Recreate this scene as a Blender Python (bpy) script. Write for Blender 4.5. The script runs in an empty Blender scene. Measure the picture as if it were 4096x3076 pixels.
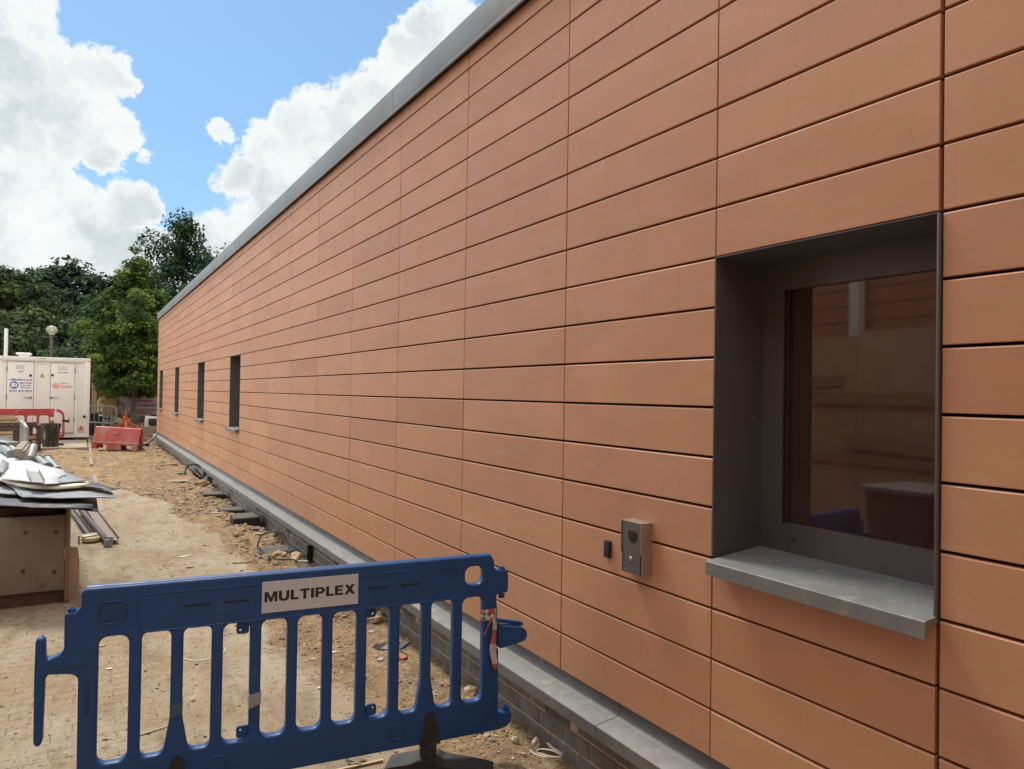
import bpy, bmesh, math, random
import numpy as np
from mathutils import Vector, Matrix
R = random.Random(7); RS = np.random.RandomState(11)
sc = bpy.context.scene; COL = sc.collection
# ------------------------------------------------------------------ camera
H = 1.80                                   # camera height; ground is z = 0
FPX, YAW, PIT, ROL = 2959.0, 0.5278, 0.0126, 0.0157
def ray(px, py):                           # direction seen at a place of the 4096 x 3076 photograph
    a = (px-2048)/FPX; b = (py-1538)/FPX
    c, s = math.cos(ROL), math.sin(ROL); u = c*a+s*b; v = -s*a+c*b
    c, s = math.cos(PIT), math.sin(PIT); yf = c+s*v; z = s-c*v
    c, s = math.cos(YAW), math.sin(YAW)
    return Vector((c*u+s*yf, -s*u+c*yf, z))
def G(x, y, z=0.0):                        # point at height z
    r = ray(x, y); return Vector((0, 0, H))+r*((z-H)/r.z)
def AY(x, y, Y):                           # point at distance Y
    r = ray(x, y); return Vector((0, 0, H))+r*(Y/r.y)
cd = bpy.data.cameras.new('camera'); cam = bpy.data.objects.new('camera', cd); COL.objects.link(cam)
cd.lens = FPX/4096*36; cd.sensor_width = 36; cd.clip_start = 0.05; cd.clip_end = 3000
fw = ray(2048, 1538); rt = ray(2048+FPX, 1538)-fw; up = ray(2048, 1538-FPX)-fw
M = Matrix((rt.normalized(), up.normalized(), -fw.normalized())).transposed().to_4x4(); M.translation = (0, 0, H)
cam.matrix_world = M; sc.camera = cam
sc.view_settings.view_transform = 'Standard'; sc.view_settings.look = 'None'
sc.view_settings.exposure = 0.62; sc.view_settings.gamma = 1
# ------------------------------------------------------------------ world: blue sky with cumulus clouds
SUN_EL, SUN_AZ = math.radians(56), math.radians(-8)     # azimuth from +Y towards +X
w = bpy.data.worlds.new('World'); sc.world = w; w.use_nodes = True
nt = w.node_tree; nt.nodes.clear(); N = nt.nodes.new; L = nt.links.new
def math_node(tree, op, a, b=None, c=None, clamp=False):
    n = tree.nodes.new('ShaderNodeMath'); n.operation = op; n.use_clamp = clamp
    for i, v in enumerate((a, b, c)):
        if v is None: continue
        if isinstance(v, (int, float)): n.inputs[i].default_value = v
        else: tree.links.new(v, n.inputs[i])
    return n.outputs[0]
def maprange(tree, v, a, b, c=0.0, d=1.0, smooth=True):
    n = tree.nodes.new('ShaderNodeMapRange')
    if smooth: n.interpolation_type = 'SMOOTHSTEP'
    tree.links.new(v, n.inputs[0])
    for i, x in enumerate((a, b, c, d)): n.inputs[i+1].default_value = x
    return n.outputs[0]
def mixc(tree, f, a, b, mode='MIX'):
    n = tree.nodes.new('ShaderNodeMix'); n.data_type = 'RGBA'; n.blend_type = mode
    for s, v in ((0, f), (6, a), (7, b)):
        if isinstance(v, (int, float)): n.inputs[s].default_value = v
        elif isinstance(v, (tuple, list)): n.inputs[s].default_value = tuple(v)+(1,)*(4-len(v))
        else: tree.links.new(v, n.inputs[s])
    return n.outputs[2]
sky = N('ShaderNodeTexSky'); sky.sky_type = 'NISHITA'; sky.sun_disc = False
sky.sun_elevation = SUN_EL; sky.sun_rotation = SUN_AZ; sky.air_density = 1.0; sky.dust_density = 0.6; sky.ozone_density = 1.4
tc = N('ShaderNodeTexCoord'); nrm = N('ShaderNodeVectorMath'); nrm.operation = 'NORMALIZE'; L(tc.outputs['Generated'], nrm.inputs[0])
dirv = nrm.outputs[0]
def noise(tree, vec, scale, detail=6, rough=.55, dist=0.0, lac=2.0):
    n = tree.nodes.new('ShaderNodeTexNoise'); n.inputs['Scale'].default_value = scale; n.inputs['Detail'].default_value = detail
    n.inputs['Roughness'].default_value = rough; n.inputs['Distortion'].default_value = dist; n.inputs['Lacunarity'].default_value = lac
    if vec is not None: tree.links.new(vec, n.inputs['Vector'])
    return n
nA = noise(nt, dirv, 9, 9, .6, .3).outputs[0]
nB = noise(nt, dirv, 30, 8, .6, .35).outputs[0]
warp = noise(nt, dirv, 22, 7, .65)
wv = N('ShaderNodeVectorMath'); wv.operation = 'MULTIPLY_ADD'; L(warp.outputs['Color'], wv.inputs[0]); wv.inputs[1].default_value = (.07,)*3; wv.inputs[2].default_value = (-.035,)*3
wd = N('ShaderNodeVectorMath'); wd.operation = 'ADD'; L(dirv, wd.inputs[0]); L(wv.outputs[0], wd.inputs[1])
wn = N('ShaderNodeVectorMath'); wn.operation = 'NORMALIZE'; L(wd.outputs[0], wn.inputs[0]); wd = wn
CL = [(10,10,80,1),(50,45,48,.9),(105,145,62,1),(20,130,70,1),(190,150,46,1),(245,165,38,.9),(30,235,75,1),(120,240,70,1),(200,255,55,1),(262,280,42,.9),(315,335,16,.6),
 (40,300,50,1),(150,318,44,1),(225,328,36,.9),(30,405,62,1),(110,400,55,1),(165,435,42,1),(70,470,70,1),(262,445,52,1.05),(305,440,34,1),(200,500,60,.9),(20,540,90,1),(120,550,80,1),(220,550,80,1),(310,560,70,1),(390,570,60,1),
 (920,75,50,1),(872,125,50,1),(830,195,55,1),(930,130,60,1),(880,190,60,1),(820,260,70,1),(760,330,75,1),(680,420,75,1),(700,270,75,1),(640,290,60,1),(770,240,70,1),(580,330,62,1),(640,360,80,1),(520,390,45,.9),
 (600,420,70,1),(475,291,20,.75),(514,300,10,.6),(975,20,40,.8),(1010,50,60,.9),(560,500,80,1),(470,520,60,1),(420,530,50,.9),(700,470,120,1)]
acc = None
for (cx, cy, r, a) in CL:                   # each cumulus sits at its own place of the sky (a direction)
    c = ray(cx*1.8517, cy*1.8517).normalized(); rr = r*1.22/1598
    dp = N('ShaderNodeVectorMath'); dp.operation = 'DOT_PRODUCT'; L(wd.outputs[0], dp.inputs[0]); dp.inputs[1].default_value = c
    v = maprange(nt, dp.outputs['Value'], math.cos(rr), 1.0, 0, a, False)
    acc = v if acc is None else math_node(nt, 'MAXIMUM', acc, v)
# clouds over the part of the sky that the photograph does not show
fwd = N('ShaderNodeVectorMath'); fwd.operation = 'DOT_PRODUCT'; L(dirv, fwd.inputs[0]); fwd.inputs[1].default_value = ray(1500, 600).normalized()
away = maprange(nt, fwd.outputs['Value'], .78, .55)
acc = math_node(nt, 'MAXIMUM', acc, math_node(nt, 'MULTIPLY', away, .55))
dn = math_node(nt, 'ADD', math_node(nt, 'MULTIPLY', math_node(nt, 'SUBTRACT', nA, .5), .42), math_node(nt, 'MULTIPLY', math_node(nt, 'SUBTRACT', nB, .5), 1.15))
dens = math_node(nt, 'SUBTRACT', math_node(nt, 'ADD', math_node(nt, 'MULTIPLY', acc, 1.45), dn), .20)
alpha = maprange(nt, dens, .06, .58)
shade = noise(nt, wd.outputs[0], 13, 8, .6, .3).outputs[0]
core = maprange(nt, dens, .40, 1.15)
sh = math_node(nt, 'MULTIPLY', maprange(nt, shade, .38, .70), core)
ccol = mixc(nt, sh, (6.1, 6.35, 6.3), (4.1, 4.6, 4.9))
ccol = mixc(nt, away, ccol, (11.5, 11.3, 11.0))            # clouds outside the view, brightened to add light on the wall
skyc = mixc(nt, 1.0, sky.outputs[0], (.72, .88, 1.04), 'MULTIPLY')
sepw = N('ShaderNodeSeparateXYZ'); L(dirv, sepw.inputs[0])
hz = maprange(nt, sepw.outputs[2], .0, .22, .6, 0)
skyc = mixc(nt, hz, skyc, (4.2, 5.6, 6.8))
skyc = mixc(nt, .34, skyc, (1.9, 3.7, 4.7))
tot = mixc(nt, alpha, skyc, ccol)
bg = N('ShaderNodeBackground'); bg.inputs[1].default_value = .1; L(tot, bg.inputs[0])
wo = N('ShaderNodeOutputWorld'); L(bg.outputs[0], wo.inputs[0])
sd = bpy.data.lights.new('sun', 'SUN'); sd.energy = 2.4; sd.angle = math.radians(15); sd.color = (1, .93, .80)
sun = bpy.data.objects.new('sun', sd); COL.objects.link(sun)
sv = Vector((math.sin(SUN_AZ)*math.cos(SUN_EL), math.cos(SUN_AZ)*math.cos(SUN_EL), math.sin(SUN_EL)))
sun.rotation_euler = sv.to_track_quat('Z', 'Y').to_euler()
# ------------------------------------------------------------------ helpers
def tag(o, label=None, cat=None, group=None, kind=None):
    if label: o['label'] = label
    if cat: o['category'] = cat
    if group: o['group'] = group
    if kind: o['kind'] = kind
    return o
def empty(name, loc, rz=0.0, label=None, cat=None, group=None):
    o = bpy.data.objects.new(name, None); COL.objects.link(o); o.location = loc; o.rotation_euler = (0, 0, rz)
    o.empty_display_size = .1
    return tag(o, label, cat, group)
def link(name, me, mat, parent=None):
    if mat is not None and not me.materials: me.materials.append(mat)
    o = bpy.data.objects.new(name, me); COL.objects.link(o)
    if parent is not None: o.parent = parent
    return o
class MB:
    def __init__(s): s.v = []; s.f = []; s.sm = []
    def add(s, vs, fs, smooth=False):
        n = len(s.v); s.v += [tuple(v) for v in vs]; s.f += [tuple(i+n for i in f) for f in fs]; s.sm += [smooth]*len(fs); return s
    def box(s, x0, x1, y0, y1, z0, z1, m=None, bev=0.0):
        if bev > 0:
            b = bev; lv = []
            bm = bmesh.new(); bmesh.ops.create_cube(bm, size=1)
            for v in bm.verts: v.co = Vector(((x0+x1)/2+v.co.x*(x1-x0), (y0+y1)/2+v.co.y*(y1-y0), (z0+z1)/2+v.co.z*(z1-z0)))
            bmesh.ops.bevel(bm, geom=bm.edges[:], offset=b, segments=2, profile=.6, affect='EDGES')
            bm.verts.index_update(); vs = [v.co.copy() for v in bm.verts]; fs = [[v.index for v in f.verts] for f in bm.faces]; bm.free()
        else:
            vs = [Vector(p) for p in ((x0,y0,z0),(x1,y0,z0),(x1,y1,z0),(x0,y1,z0),(x0,y0,z1),(x1,y0,z1),(x1,y1,z1),(x0,y1,z1))]
            fs = [(0,3,2,1),(4,5,6,7),(0,1,5,4),(1,2,6,5),(2,3,7,6),(3,0,4,7)]
        if m is not None: vs = [m @ v for v in vs]
        return s.add(vs, fs, bev > 0)
    def cbox(s, c, d, rot=(0,0,0), bev=0.0):      # box by centre, size, rotation
        from mathutils import Euler
        m = Matrix.Translation(c) @ Euler(rot).to_matrix().to_4x4()
        return s.box(-d[0]/2, d[0]/2, -d[1]/2, d[1]/2, -d[2]/2, d[2]/2, m, bev)
    def bar(s, a, b, w, h, up=(0,0,1), bev=0.0):  # rectangular bar from a to b
        a = Vector(a); b = Vector(b); d = (b-a); Ln = d.length; d.normalize(); u = Vector(up)
        x = d.cross(u)
        if x.length < 1e-4: x = d.cross(Vector((1,0,0)))
        x.normalize(); z = x.cross(d)
        m = Matrix((x, d, z)).transposed().to_4x4(); m.translation = a
        return s.box(-w/2, w/2, 0, Ln, -h/2, h/2, m, bev)
    def tube(s, pts, r, n=8, closed=False, caps=True):
        pts = [Vector(p) for p in pts]; k = len(pts); rr = r if isinstance(r, (list, tuple)) else [r]*k
        rings = []; pu = None
        for i, p in enumerate(pts):
            if closed: t = pts[(i+1) % k]-pts[i-1]
            else: t = pts[min(i+1, k-1)]-pts[max(i-1, 0)]
            t.normalize()
            if pu is None: pu = t.orthogonal().normalized()
            pu = (pu-t*pu.dot(t))
            if pu.length < 1e-5: pu = t.orthogonal()
            pu.normalize(); q = t.cross(pu)
            rings.append([p+(pu*math.cos(2*math.pi*j/n)+q*math.sin(2*math.pi*j/n))*rr[i] for j in range(n)])
        vs = [v for rg in rings for v in rg]; fs = []
        for i in range(k if closed else k-1):
            a = i*n; b = ((i+1) % k)*n
            for j in range(n): fs.append((a+j, a+(j+1) % n, b+(j+1) % n, b+j))
        if caps and not closed: fs.append(tuple(range(n))[::-1]); fs.append(tuple((k-1)*n+j for j in range(n)))
        return s.add(vs, fs, True)
    def lathe(s, prof, c=(0,0,0), n=20, axis='Z', m=None):   # prof: (r, h)
        vs = []; fs = []
        for (r, h) in prof:
            for j in range(n):
                a = 2*math.pi*j/n; p = (r*math.cos(a), r*math.sin(a), h)
                if axis == 'Y': p = (p[0], p[2], p[1])
                if axis == 'X': p = (p[2], p[0], p[1])
                v = Vector(p)+Vector(c); vs.append(m @ v if m is not None else v)
        for i in range(len(prof)-1):
            for j in range(n): fs.append((i*n+j, i*n+(j+1) % n, (i+1)*n+(j+1) % n, (i+1)*n+j))
        fs.append(tuple(range(n))[::-1]); fs.append(tuple((len(prof)-1)*n+j for j in range(n)))
        return s.add(vs, fs, True)
    def prism(s, poly, f0, f1):                   # poly: list of (u,v); f0,f1 map (u,v) to 3D front and back
        n = len(poly); vs = [f0(*p) for p in poly]+[f1(*p) for p in poly]
        fs = [tuple(range(n)), tuple(range(2*n-1, n-1, -1))]+[(i, i+n, (i+1) % n+n, (i+1) % n) for i in range(n)]
        return s.add(vs, fs)
    def build(s, name, mat, parent=None, smooth=None, origin=None):
        me = bpy.data.meshes.new(name); vs = s.v
        if origin is not None: o_ = Vector(origin); vs = [tuple(Vector(v)-o_) for v in vs]
        me.from_pydata(vs, [], s.f)
        me.polygons.foreach_set('use_smooth', [bool(x) if smooth is None else smooth for x in s.sm])
        me.update()
        bm = bmesh.new(); bm.from_mesh(me); bmesh.ops.recalc_face_normals(bm, faces=bm.faces[:]); bm.to_mesh(me); bm.free()
        if any(s.sm) or smooth:
            try: me.set_sharp_from_angle(angle=math.radians(40))
            except Exception: pass
        o = link(name, me, mat, parent)
        if origin is not None: o.location = origin
        return o
def copy_tree(o, parent=None):
    c = o.copy(); COL.objects.link(c); c.parent = parent
    for ch in [x for x in bpy.data.objects if x.parent == o and x is not c]: copy_tree(ch, c)
    return c
def curve_mesh(splines, extrude, bevel=0.0, seg=2):          # closed 2D outlines (first outer, rest holes) to a solid mesh in XY
    cu = bpy.data.curves.new('c', 'CURVE'); cu.dimensions = '2D'; cu.fill_mode = 'BOTH'; cu.extrude = extrude; cu.bevel_depth = bevel; cu.bevel_resolution = seg; cu.offset = -bevel
    for pts in splines:
        sp = cu.splines.new('POLY'); sp.points.add(len(pts)-1); sp.use_cyclic_u = True
        for i, p in enumerate(pts): sp.points[i].co = (p[0], p[1], 0, 1)
    ob = bpy.data.objects.new('c', cu); COL.objects.link(ob); dg = bpy.context.evaluated_depsgraph_get()
    me = bpy.data.meshes.new_from_object(ob.evaluated_get(dg)); bpy.data.objects.remove(ob)
    return me
def text_mesh(txt, size, extrude=.0006, bold=0.0, align='CENTER', sx=1.0, spacing=1.0):
    cu = bpy.data.curves.new('t', 'FONT'); cu.body = txt; cu.size = size; cu.extrude = extrude; cu.offset = bold; cu.align_x = align; cu.align_y = 'CENTER'; cu.space_character = spacing
    cu.resolution_u = 3
    ob = bpy.data.objects.new('t', cu); COL.objects.link(ob); dg = bpy.context.evaluated_depsgraph_get()
    me = bpy.data.meshes.new_from_object(ob.evaluated_get(dg)); bpy.data.objects.remove(ob); me.materials.clear()
    if sx != 1.0: me.transform(Matrix.Diagonal((sx, 1, 1, 1)))
    return me
def basis(o, x, y):                                            # matrix with local X, Y along x, y and origin o
    x = Vector(x).normalized(); y = Vector(y).normalized(); z = x.cross(y)
    m = Matrix((x, y, z)).transposed().to_4x4(); m.translation = o; return m
def put(me, name, mat, m, parent=None, smooth=False):
    me.transform(m)
    if smooth:
        me.polygons.foreach_set('use_smooth', [True]*len(me.polygons))
        try: me.set_sharp_from_angle(angle=math.radians(50))
        except Exception: pass
    return link(name, me, mat, parent)
def rrect(cx, cy, w_, h_, r, n=5):
    out = []
    for (sx, sy, a0) in ((1,-1,-90),(1,1,0),(-1,1,90),(-1,-1,180)):
        for k in range(n+1):
            a = math.radians(a0+90*k/n); out.append((cx+sx*(w_/2-r)+r*math.cos(a), cy+sy*(h_/2-r)+r*math.sin(a)))
    return out
def smooth_poly(pts, r=.01, n=3):                              # round the corners of a polygon
    out = []; k = len(pts)
    for i in range(k):
        p0, p, p1 = Vector(pts[i-1]), Vector(pts[i]), Vector(pts[(i+1) % k])
        a = (p0-p); b = (p1-p); rr = min(r, a.length*.45, b.length*.45); a.normalize(); b.normalize(); A = p+a*rr; B = p+b*rr
        for j in range(n+1):
            t = j/n; out.append(tuple(A*(1-t)**2+p*2*t*(1-t)+B*t*t))
    return out
# ------------------------------------------------------------------ materials
MATS = {}
def PM(name, col, rough=.6, metal=0.0, var=.12, scale=6.0, bump=0.0, bscale=60.0, col2=None, c2lo=.55, c2hi=.75, c2scale=3.0, stretch=(1,1,1), attr=None, spec=.5, specks=False):
    if name in MATS: return MATS[name]
    m = bpy.data.materials.new(name); m.use_nodes = True; t = m.node_tree; b = t.nodes['Principled BSDF']
    tcn = t.nodes.new('ShaderNodeTexCoord'); mp = t.nodes.new('ShaderNodeMapping'); mp.inputs['Scale'].default_value = stretch
    t.links.new(tcn.outputs['Object'], mp.inputs[0]); vec = mp.outputs[0]
    n1 = noise(t, vec, scale, 5, .6).outputs[0]
    f = maprange(t, n1, .3, .7, 1-var, 1+var, False)
    c = mixc(t, 1.0, tuple(col), f, 'MULTIPLY')
    if attr:
        at = t.nodes.new('ShaderNodeAttribute'); at.attribute_name = attr
        c = mixc(t, 1.0, c, at.outputs['Color'], 'MULTIPLY')
    if col2 is not None:
        n2 = noise(t, vec, c2scale, 7, .65).outputs[0]
        c = mixc(t, maprange(t, n2, c2lo, c2hi), c, tuple(col2))
    if specks:                                                  # tiny pits and pale smears of the fired clay
        nk = noise(t, vec, 30, 2, .5).outputs[0]; c = mixc(t, maprange(t, nk, .76, .79, 0, .75), c, tuple(x*.25 for x in col))
        mp2 = t.nodes.new('ShaderNodeMapping'); mp2.inputs['Scale'].default_value = (1, .6, 7); t.links.new(tcn.outputs['Object'], mp2.inputs[0])
        c = mixc(t, maprange(t, noise(t, mp2.outputs[0], 5, 8, .7).outputs[0], .60, .74, 0, .35), c, (.62,.47,.36))
        mp3 = t.nodes.new('ShaderNodeMapping'); mp3.inputs['Scale'].default_value = (1, 9, .8); t.links.new(tcn.outputs['Object'], mp3.inputs[0])
        c = mixc(t, maprange(t, noise(t, mp3.outputs[0], 3, 6, .6).outputs[0], .56, .76, 0, .30), c, tuple(x*.62 for x in col))
    t.links.new(c, b.inputs['Base Color'])
    n3 = noise(t, vec, scale*2.3, 4, .6).outputs[0]
    t.links.new(maprange(t, n3, .2, .8, max(rough-.12, .02), min(rough+.12, 1), False), b.inputs['Roughness'])
    b.inputs['Metallic'].default_value = metal; b.inputs['Specular IOR Level'].default_value = spec
    if bump > 0:
        bn = t.nodes.new('ShaderNodeBump'); bn.inputs['Strength'].default_value = bump; bn.inputs['Distance'].default_value = .01
        t.links.new(noise(t, vec, bscale, 5, .6).outputs[0], bn.inputs['Height']); t.links.new(bn.outputs[0], b.inputs['Normal'])
    MATS[name] = m; return m
m_terra = PM('terracotta', (.505,.260,.146), .54, var=.06, scale=2.0, bump=.05, bscale=90, col2=(.55,.36,.25), c2lo=.60, c2hi=.86, c2scale=3.2, stretch=(1,1,2.2), attr='tone', spec=.55, specks=True)
m_dark = PM('dark cavity', (.035,.022,.017), .9)
m_zinc = PM('dark grey metal', (.105,.112,.112), .42, .25, var=.10, scale=3, col2=(.19,.19,.175), c2lo=.55, c2hi=.8, c2scale=5, bump=.02)
m_sill = PM('dusty grey sill metal', (.155,.162,.162), .62, .0, var=.14, scale=5, col2=(.25,.235,.195), c2lo=.54, c2hi=.72, c2scale=13, bump=.03)
m_cop = PM('coping metal', (.22,.24,.235), .45, .2, var=.10, scale=1.5, col2=(.33,.34,.32), c2lo=.5, c2hi=.8, c2scale=1.2)
m_frame = PM('window frame metal', (.100,.095,.100), .4, .1, var=.06)
m_blue = PM('blue plastic', (.003,.055,.205), .45, var=.10, scale=7, col2=(.022,.085,.21), c2lo=.55, c2hi=.80, c2scale=11, bump=.06, bscale=40)
m_black = PM('black plastic', (.012,.013,.014), .5, var=.2, scale=20, col2=(.07,.065,.055), c2lo=.6, c2hi=.85, c2scale=14)
m_rubber = PM('recycled black rubber', (.02,.021,.022), .62, var=.2, scale=20, col2=(.10,.09,.075), c2lo=.5, c2hi=.85, c2scale=9, bump=.4, bscale=120)
m_white = PM('white painted panel', (.70,.68,.63), .38, var=.03, scale=1.5, col2=(.55,.51,.44), c2lo=.62, c2hi=.9, c2scale=1.5)
m_signw = PM('white sign', (.50,.545,.60), .5, var=.03, col2=(.42,.41,.38), c2lo=.62, c2hi=.85, c2scale=12)
m_ink = PM('black ink', (.012,.012,.014), .5)
m_steel = PM('steel', (.42,.42,.41), .32, .9, var=.12, scale=10)
m_galv = PM('galvanised steel', (.27,.29,.29), .5, .5, var=.2, scale=12, col2=(.22,.2,.17), c2lo=.6, c2hi=.8)
m_red = PM('red plastic', (.36,.035,.035), .5, var=.15, scale=5, col2=(.42,.20,.15), c2lo=.5, c2hi=.8, c2scale=3)
m_redb = PM('faded red plastic', (.36,.04,.035), .5, var=.15, scale=4, col2=(.33,.16,.12), c2lo=.42, c2hi=.7, c2scale=2.5, bump=.05)
m_orange = PM('orange painted steel', (.60,.12,.03), .5, var=.15, scale=10, col2=(.3,.12,.06), c2lo=.6, c2hi=.8)
m_rust = PM('brown rusted steel', (.075,.042,.03), .7, var=.3, scale=10, bump=.2)
m_wood = PM('timber', (.36,.23,.12), .75, var=.2, scale=6, stretch=(1,1,8), bump=.15, col2=(.22,.14,.08), c2lo=.5, c2hi=.8)
m_woodg = PM('weathered timber', (.25,.21,.16), .8, var=.25, scale=8, bump=.2, col2=(.14,.11,.09), c2lo=.5, c2hi=.8)
m_fence = PM('brown fence boards', (.085,.055,.034), .8, var=.25, scale=2, stretch=(5,5,.6), bump=.2, bscale=20)
m_ply = PM('plywood', (.20,.172,.135), .7, var=.14, scale=3, stretch=(1,1,1), col2=(.12,.09,.06), c2lo=.52, c2hi=.72, c2scale=3.5, bump=.2)
m_bark = PM('bark', (.16,.13,.10), .85, var=.3, scale=10, stretch=(1,1,.3), bump=.5, bscale=25)
m_sheet = PM('grey membrane sheet', (.25,.27,.31), .72, .0, var=.16, scale=3, col2=(.16,.17,.19), c2lo=.45, c2hi=.75, c2scale=2.5, bump=.1, bscale=12)
m_sheetd = PM('dark membrane sheet', (.045,.050,.062), .6, .0, var=.3, scale=4, col2=(.15,.16,.18), c2lo=.5, c2hi=.8, bump=.1, bscale=12)
m_cloth = PM('white foil faced sheet', (.50,.52,.57), .7, var=.06, scale=4, bump=.12, bscale=7)
m_foam = PM('cream insulation board', (.72,.68,.55), .8, var=.06, scale=20, bump=.2)
# ------------------------------------------------------------------ the building
DX = 2.1865
cols = [-4.67,-3.49,-2.31,-1.12,.07,1.2486,2.1465,3.2066,4.3848,5.5727,6.7514,7.9248,9.10,10.27,11.45,12.33,13.24,14.18,15.26,16.26,17.23,18.30,19.50,20.78,21.68,22.74,23.90,25.13,26.10,26.97]
zh = lambda k: 1.7628-.2*k
ZB, ZT = .371, 4.075
rows = [ZB]+[zh(k) for k in range(6, -12, -1)]+[ZT]
wins = [(5,6),(15,16),(19,20),(23,24),(27,28)]                # columns (between cols[i] and cols[i+1]) that hold a window
def is_win(i, j): return any(a == i for a, b in wins) and zh(3)-.01 <= rows[j] < zh(-3)-.01
building = empty('terracotta_building', (DX, 0, 0), 0, 'long single storey building clad in orange terracotta panels with grey coping', 'building')
bo = Vector((DX, 0, 0))
vs = []; fs = []; tones = []
for i in range(len(cols)-1):
    for j in range(len(rows)-1):
        if is_win(i, j): continue
        g = .0035 if i not in (4,) else .0035
        y0, y1 = cols[i]+(.007 if i == 5 else g), cols[i+1]-(.007 if i == 4 else g)
        z0, z1 = rows[j]+.001, rows[j+1]-.0092
        jx = R.uniform(-.0008, .0008); dz = R.uniform(-.0006, .0006)
        prof = [(.030, z0), (jx, z0), (jx, z1-.0032+dz), (.0032, z1+dz), (.030, z1+dz)]
        n = len(vs)
        for y in (y0, y1):
            e = .0012 if y == y0 else -.0012
            vs += [(.030, y, z0), (jx+.0012, y, z0+.0), (jx+.0012, y, z1-.0032+dz), (.0032, y, z1+dz), (.030, y, z1+dz)]
        for y in (y0+.002, y1-.002):
            vs += [(jx, y, z0+.002), (jx, y, z1-.0045+dz)]
        A, B_ = n, n+5; C_ = n+10; D_ = n+12
        f_ = [(A,A+1,A+2,A+3,A+4), (B_+4,B_+3,B_+2,B_+1,B_), (C_,C_+1,D_+1,D_), (A+1,C_,C_+1,A+2)[::-1], (B_+1,D_,D_+1,B_+2), (A+1,B_+1,D_,C_)[::-1], (A+2,B_+2,D_+1,C_+1), (A+2,A+3,B_+3,B_+2), (A+3,A+4,B_+4,B_+3), (A,A+1,B_+1,B_)]
        fs += f_
        t = R.gauss(0, 1); tr = .98+.036*t; tg = .98+.046*t+R.uniform(-.015, .015); tb = .98+.04*t+R.uniform(-.025, .025)
        if R.random() < .05: tr *= .96; tg *= .93; tb *= .9
        tones += [(tr, tg, tb, 1)]*len(f_)
me = bpy.data.meshes.new('cladding'); me.from_pydata(vs, [], fs)
at = me.attributes.new('tone', 'FLOAT_COLOR', 'FACE'); at.data.foreach_set('color', np.array(tones, dtype=np.float32).ravel())
clad = link('cladding', me, m_terra, building)
bmx = bmesh.new(); bmx.from_mesh(me); bmesh.ops.recalc_face_normals(bmx, faces=bmx.faces[:]); bmx.to_mesh(me); bmx.free()
mb = MB()
for i in range(len(cols)-1):                                   # dark backing wall behind the open joints
    if not any(a == i for a, b in wins): mb.box(.045, .30, cols[i], cols[i+1], .25, 4.15)
    else: mb.box(.045, .30, cols[i], cols[i+1], .25, zh(3)-.012); mb.box(.045, .30, cols[i], cols[i+1], zh(-3), 4.15)
mb.build('backing_wall', m_dark, building)
mb = MB(); mb.box(.30, 11, 26.8, 26.97, -.2, 4.15); mb.box(.30, 11, -4.67, -4.5, -.2, 4.15); mb.box(10.8, 11, -4.5, 26.8, -.2, 4.15); mb.box(.31, 10.8, -4.5, 26.8, 4.0, 4.1)
mb.build('rear_walls', PM('plain rear wall', (.3,.16,.1), .8), building)
# corner return of the cladding
mb = MB()
for j in range(len(rows)-1): mb.box(.004, .6, 26.972, 26.99, rows[j]+.001, rows[j+1]-.009)
mb.build('corner_return', PM('terracotta return', (.47,.22,.125), .65), building)
# coping
CZ0, CZ1, CX = 4.052, 4.262, -.050
cj = [-4.7,-.35,2.65,5.65,8.57,11.5,14.5,17.5,20.5,23.5,27.03]
mb = MB()
for a, b in zip(cj[:-1], cj[1:]):
    sk = .0
    mb.box(CX, .60, a+.0035, b-.0035, CZ0+.03, CZ1, None, .004)
    mb.box(CX+.002, CX+.016, a+.0035, b-.0035, CZ0, CZ0+.034, None, .002)
mb.build('coping', m_cop, building)
mb = MB(); mb.box(CX+.016, .28, -4.67, 26.97, CZ0+.018, CZ0+.029); mb.box(.016, .044, -4.67, 26.97, ZT-.005, CZ0+.03); mb.build('coping_soffit', m_dark, building)
for a in cj[1:-1]: mb = MB(); mb.box(CX+.010, .59, a-.0035, a+.0035, CZ0+.036, CZ1-.006); mb.build('coping_joint', m_dark, building)
# plinth sill: upstand, curved root, sloping top, down-turned front
prof = [(.026,.390),(.025,.328),(.021,.312),(.009,.303),(-.02,.299),(-.112,.286),(-.116,.282),(-.116,.226),(-.098,.226),(-.098,.262),(.04,.28),(.045,.385)]
sj = [-4.7,-.6,2.74,5.9,8.5,11.55,14.6,17.6,20.6,23.6,27.12]
mb = MB()
for a, b in zip(sj[:-1], sj[1:]):
    mb.prism(prof, lambda u, v, y=a+.0025: (u, y, v), lambda u, v, y=b-.0025: (u, y, v))
o = mb.build('plinth_sill', m_sill, building, smooth=True)
for a in sj[1:-1]:
    mb = MB(); mb.prism([(p[0]+.004 if i < 3 else p[0], p[1]-.004) for i, p in enumerate(prof)], lambda u, v, y=a-.0028: (u+.003, y, v), lambda u, v, y=a+.0028: (u+.003, y, v)); mb.build('sill_joint', m_dark, building)
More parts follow.
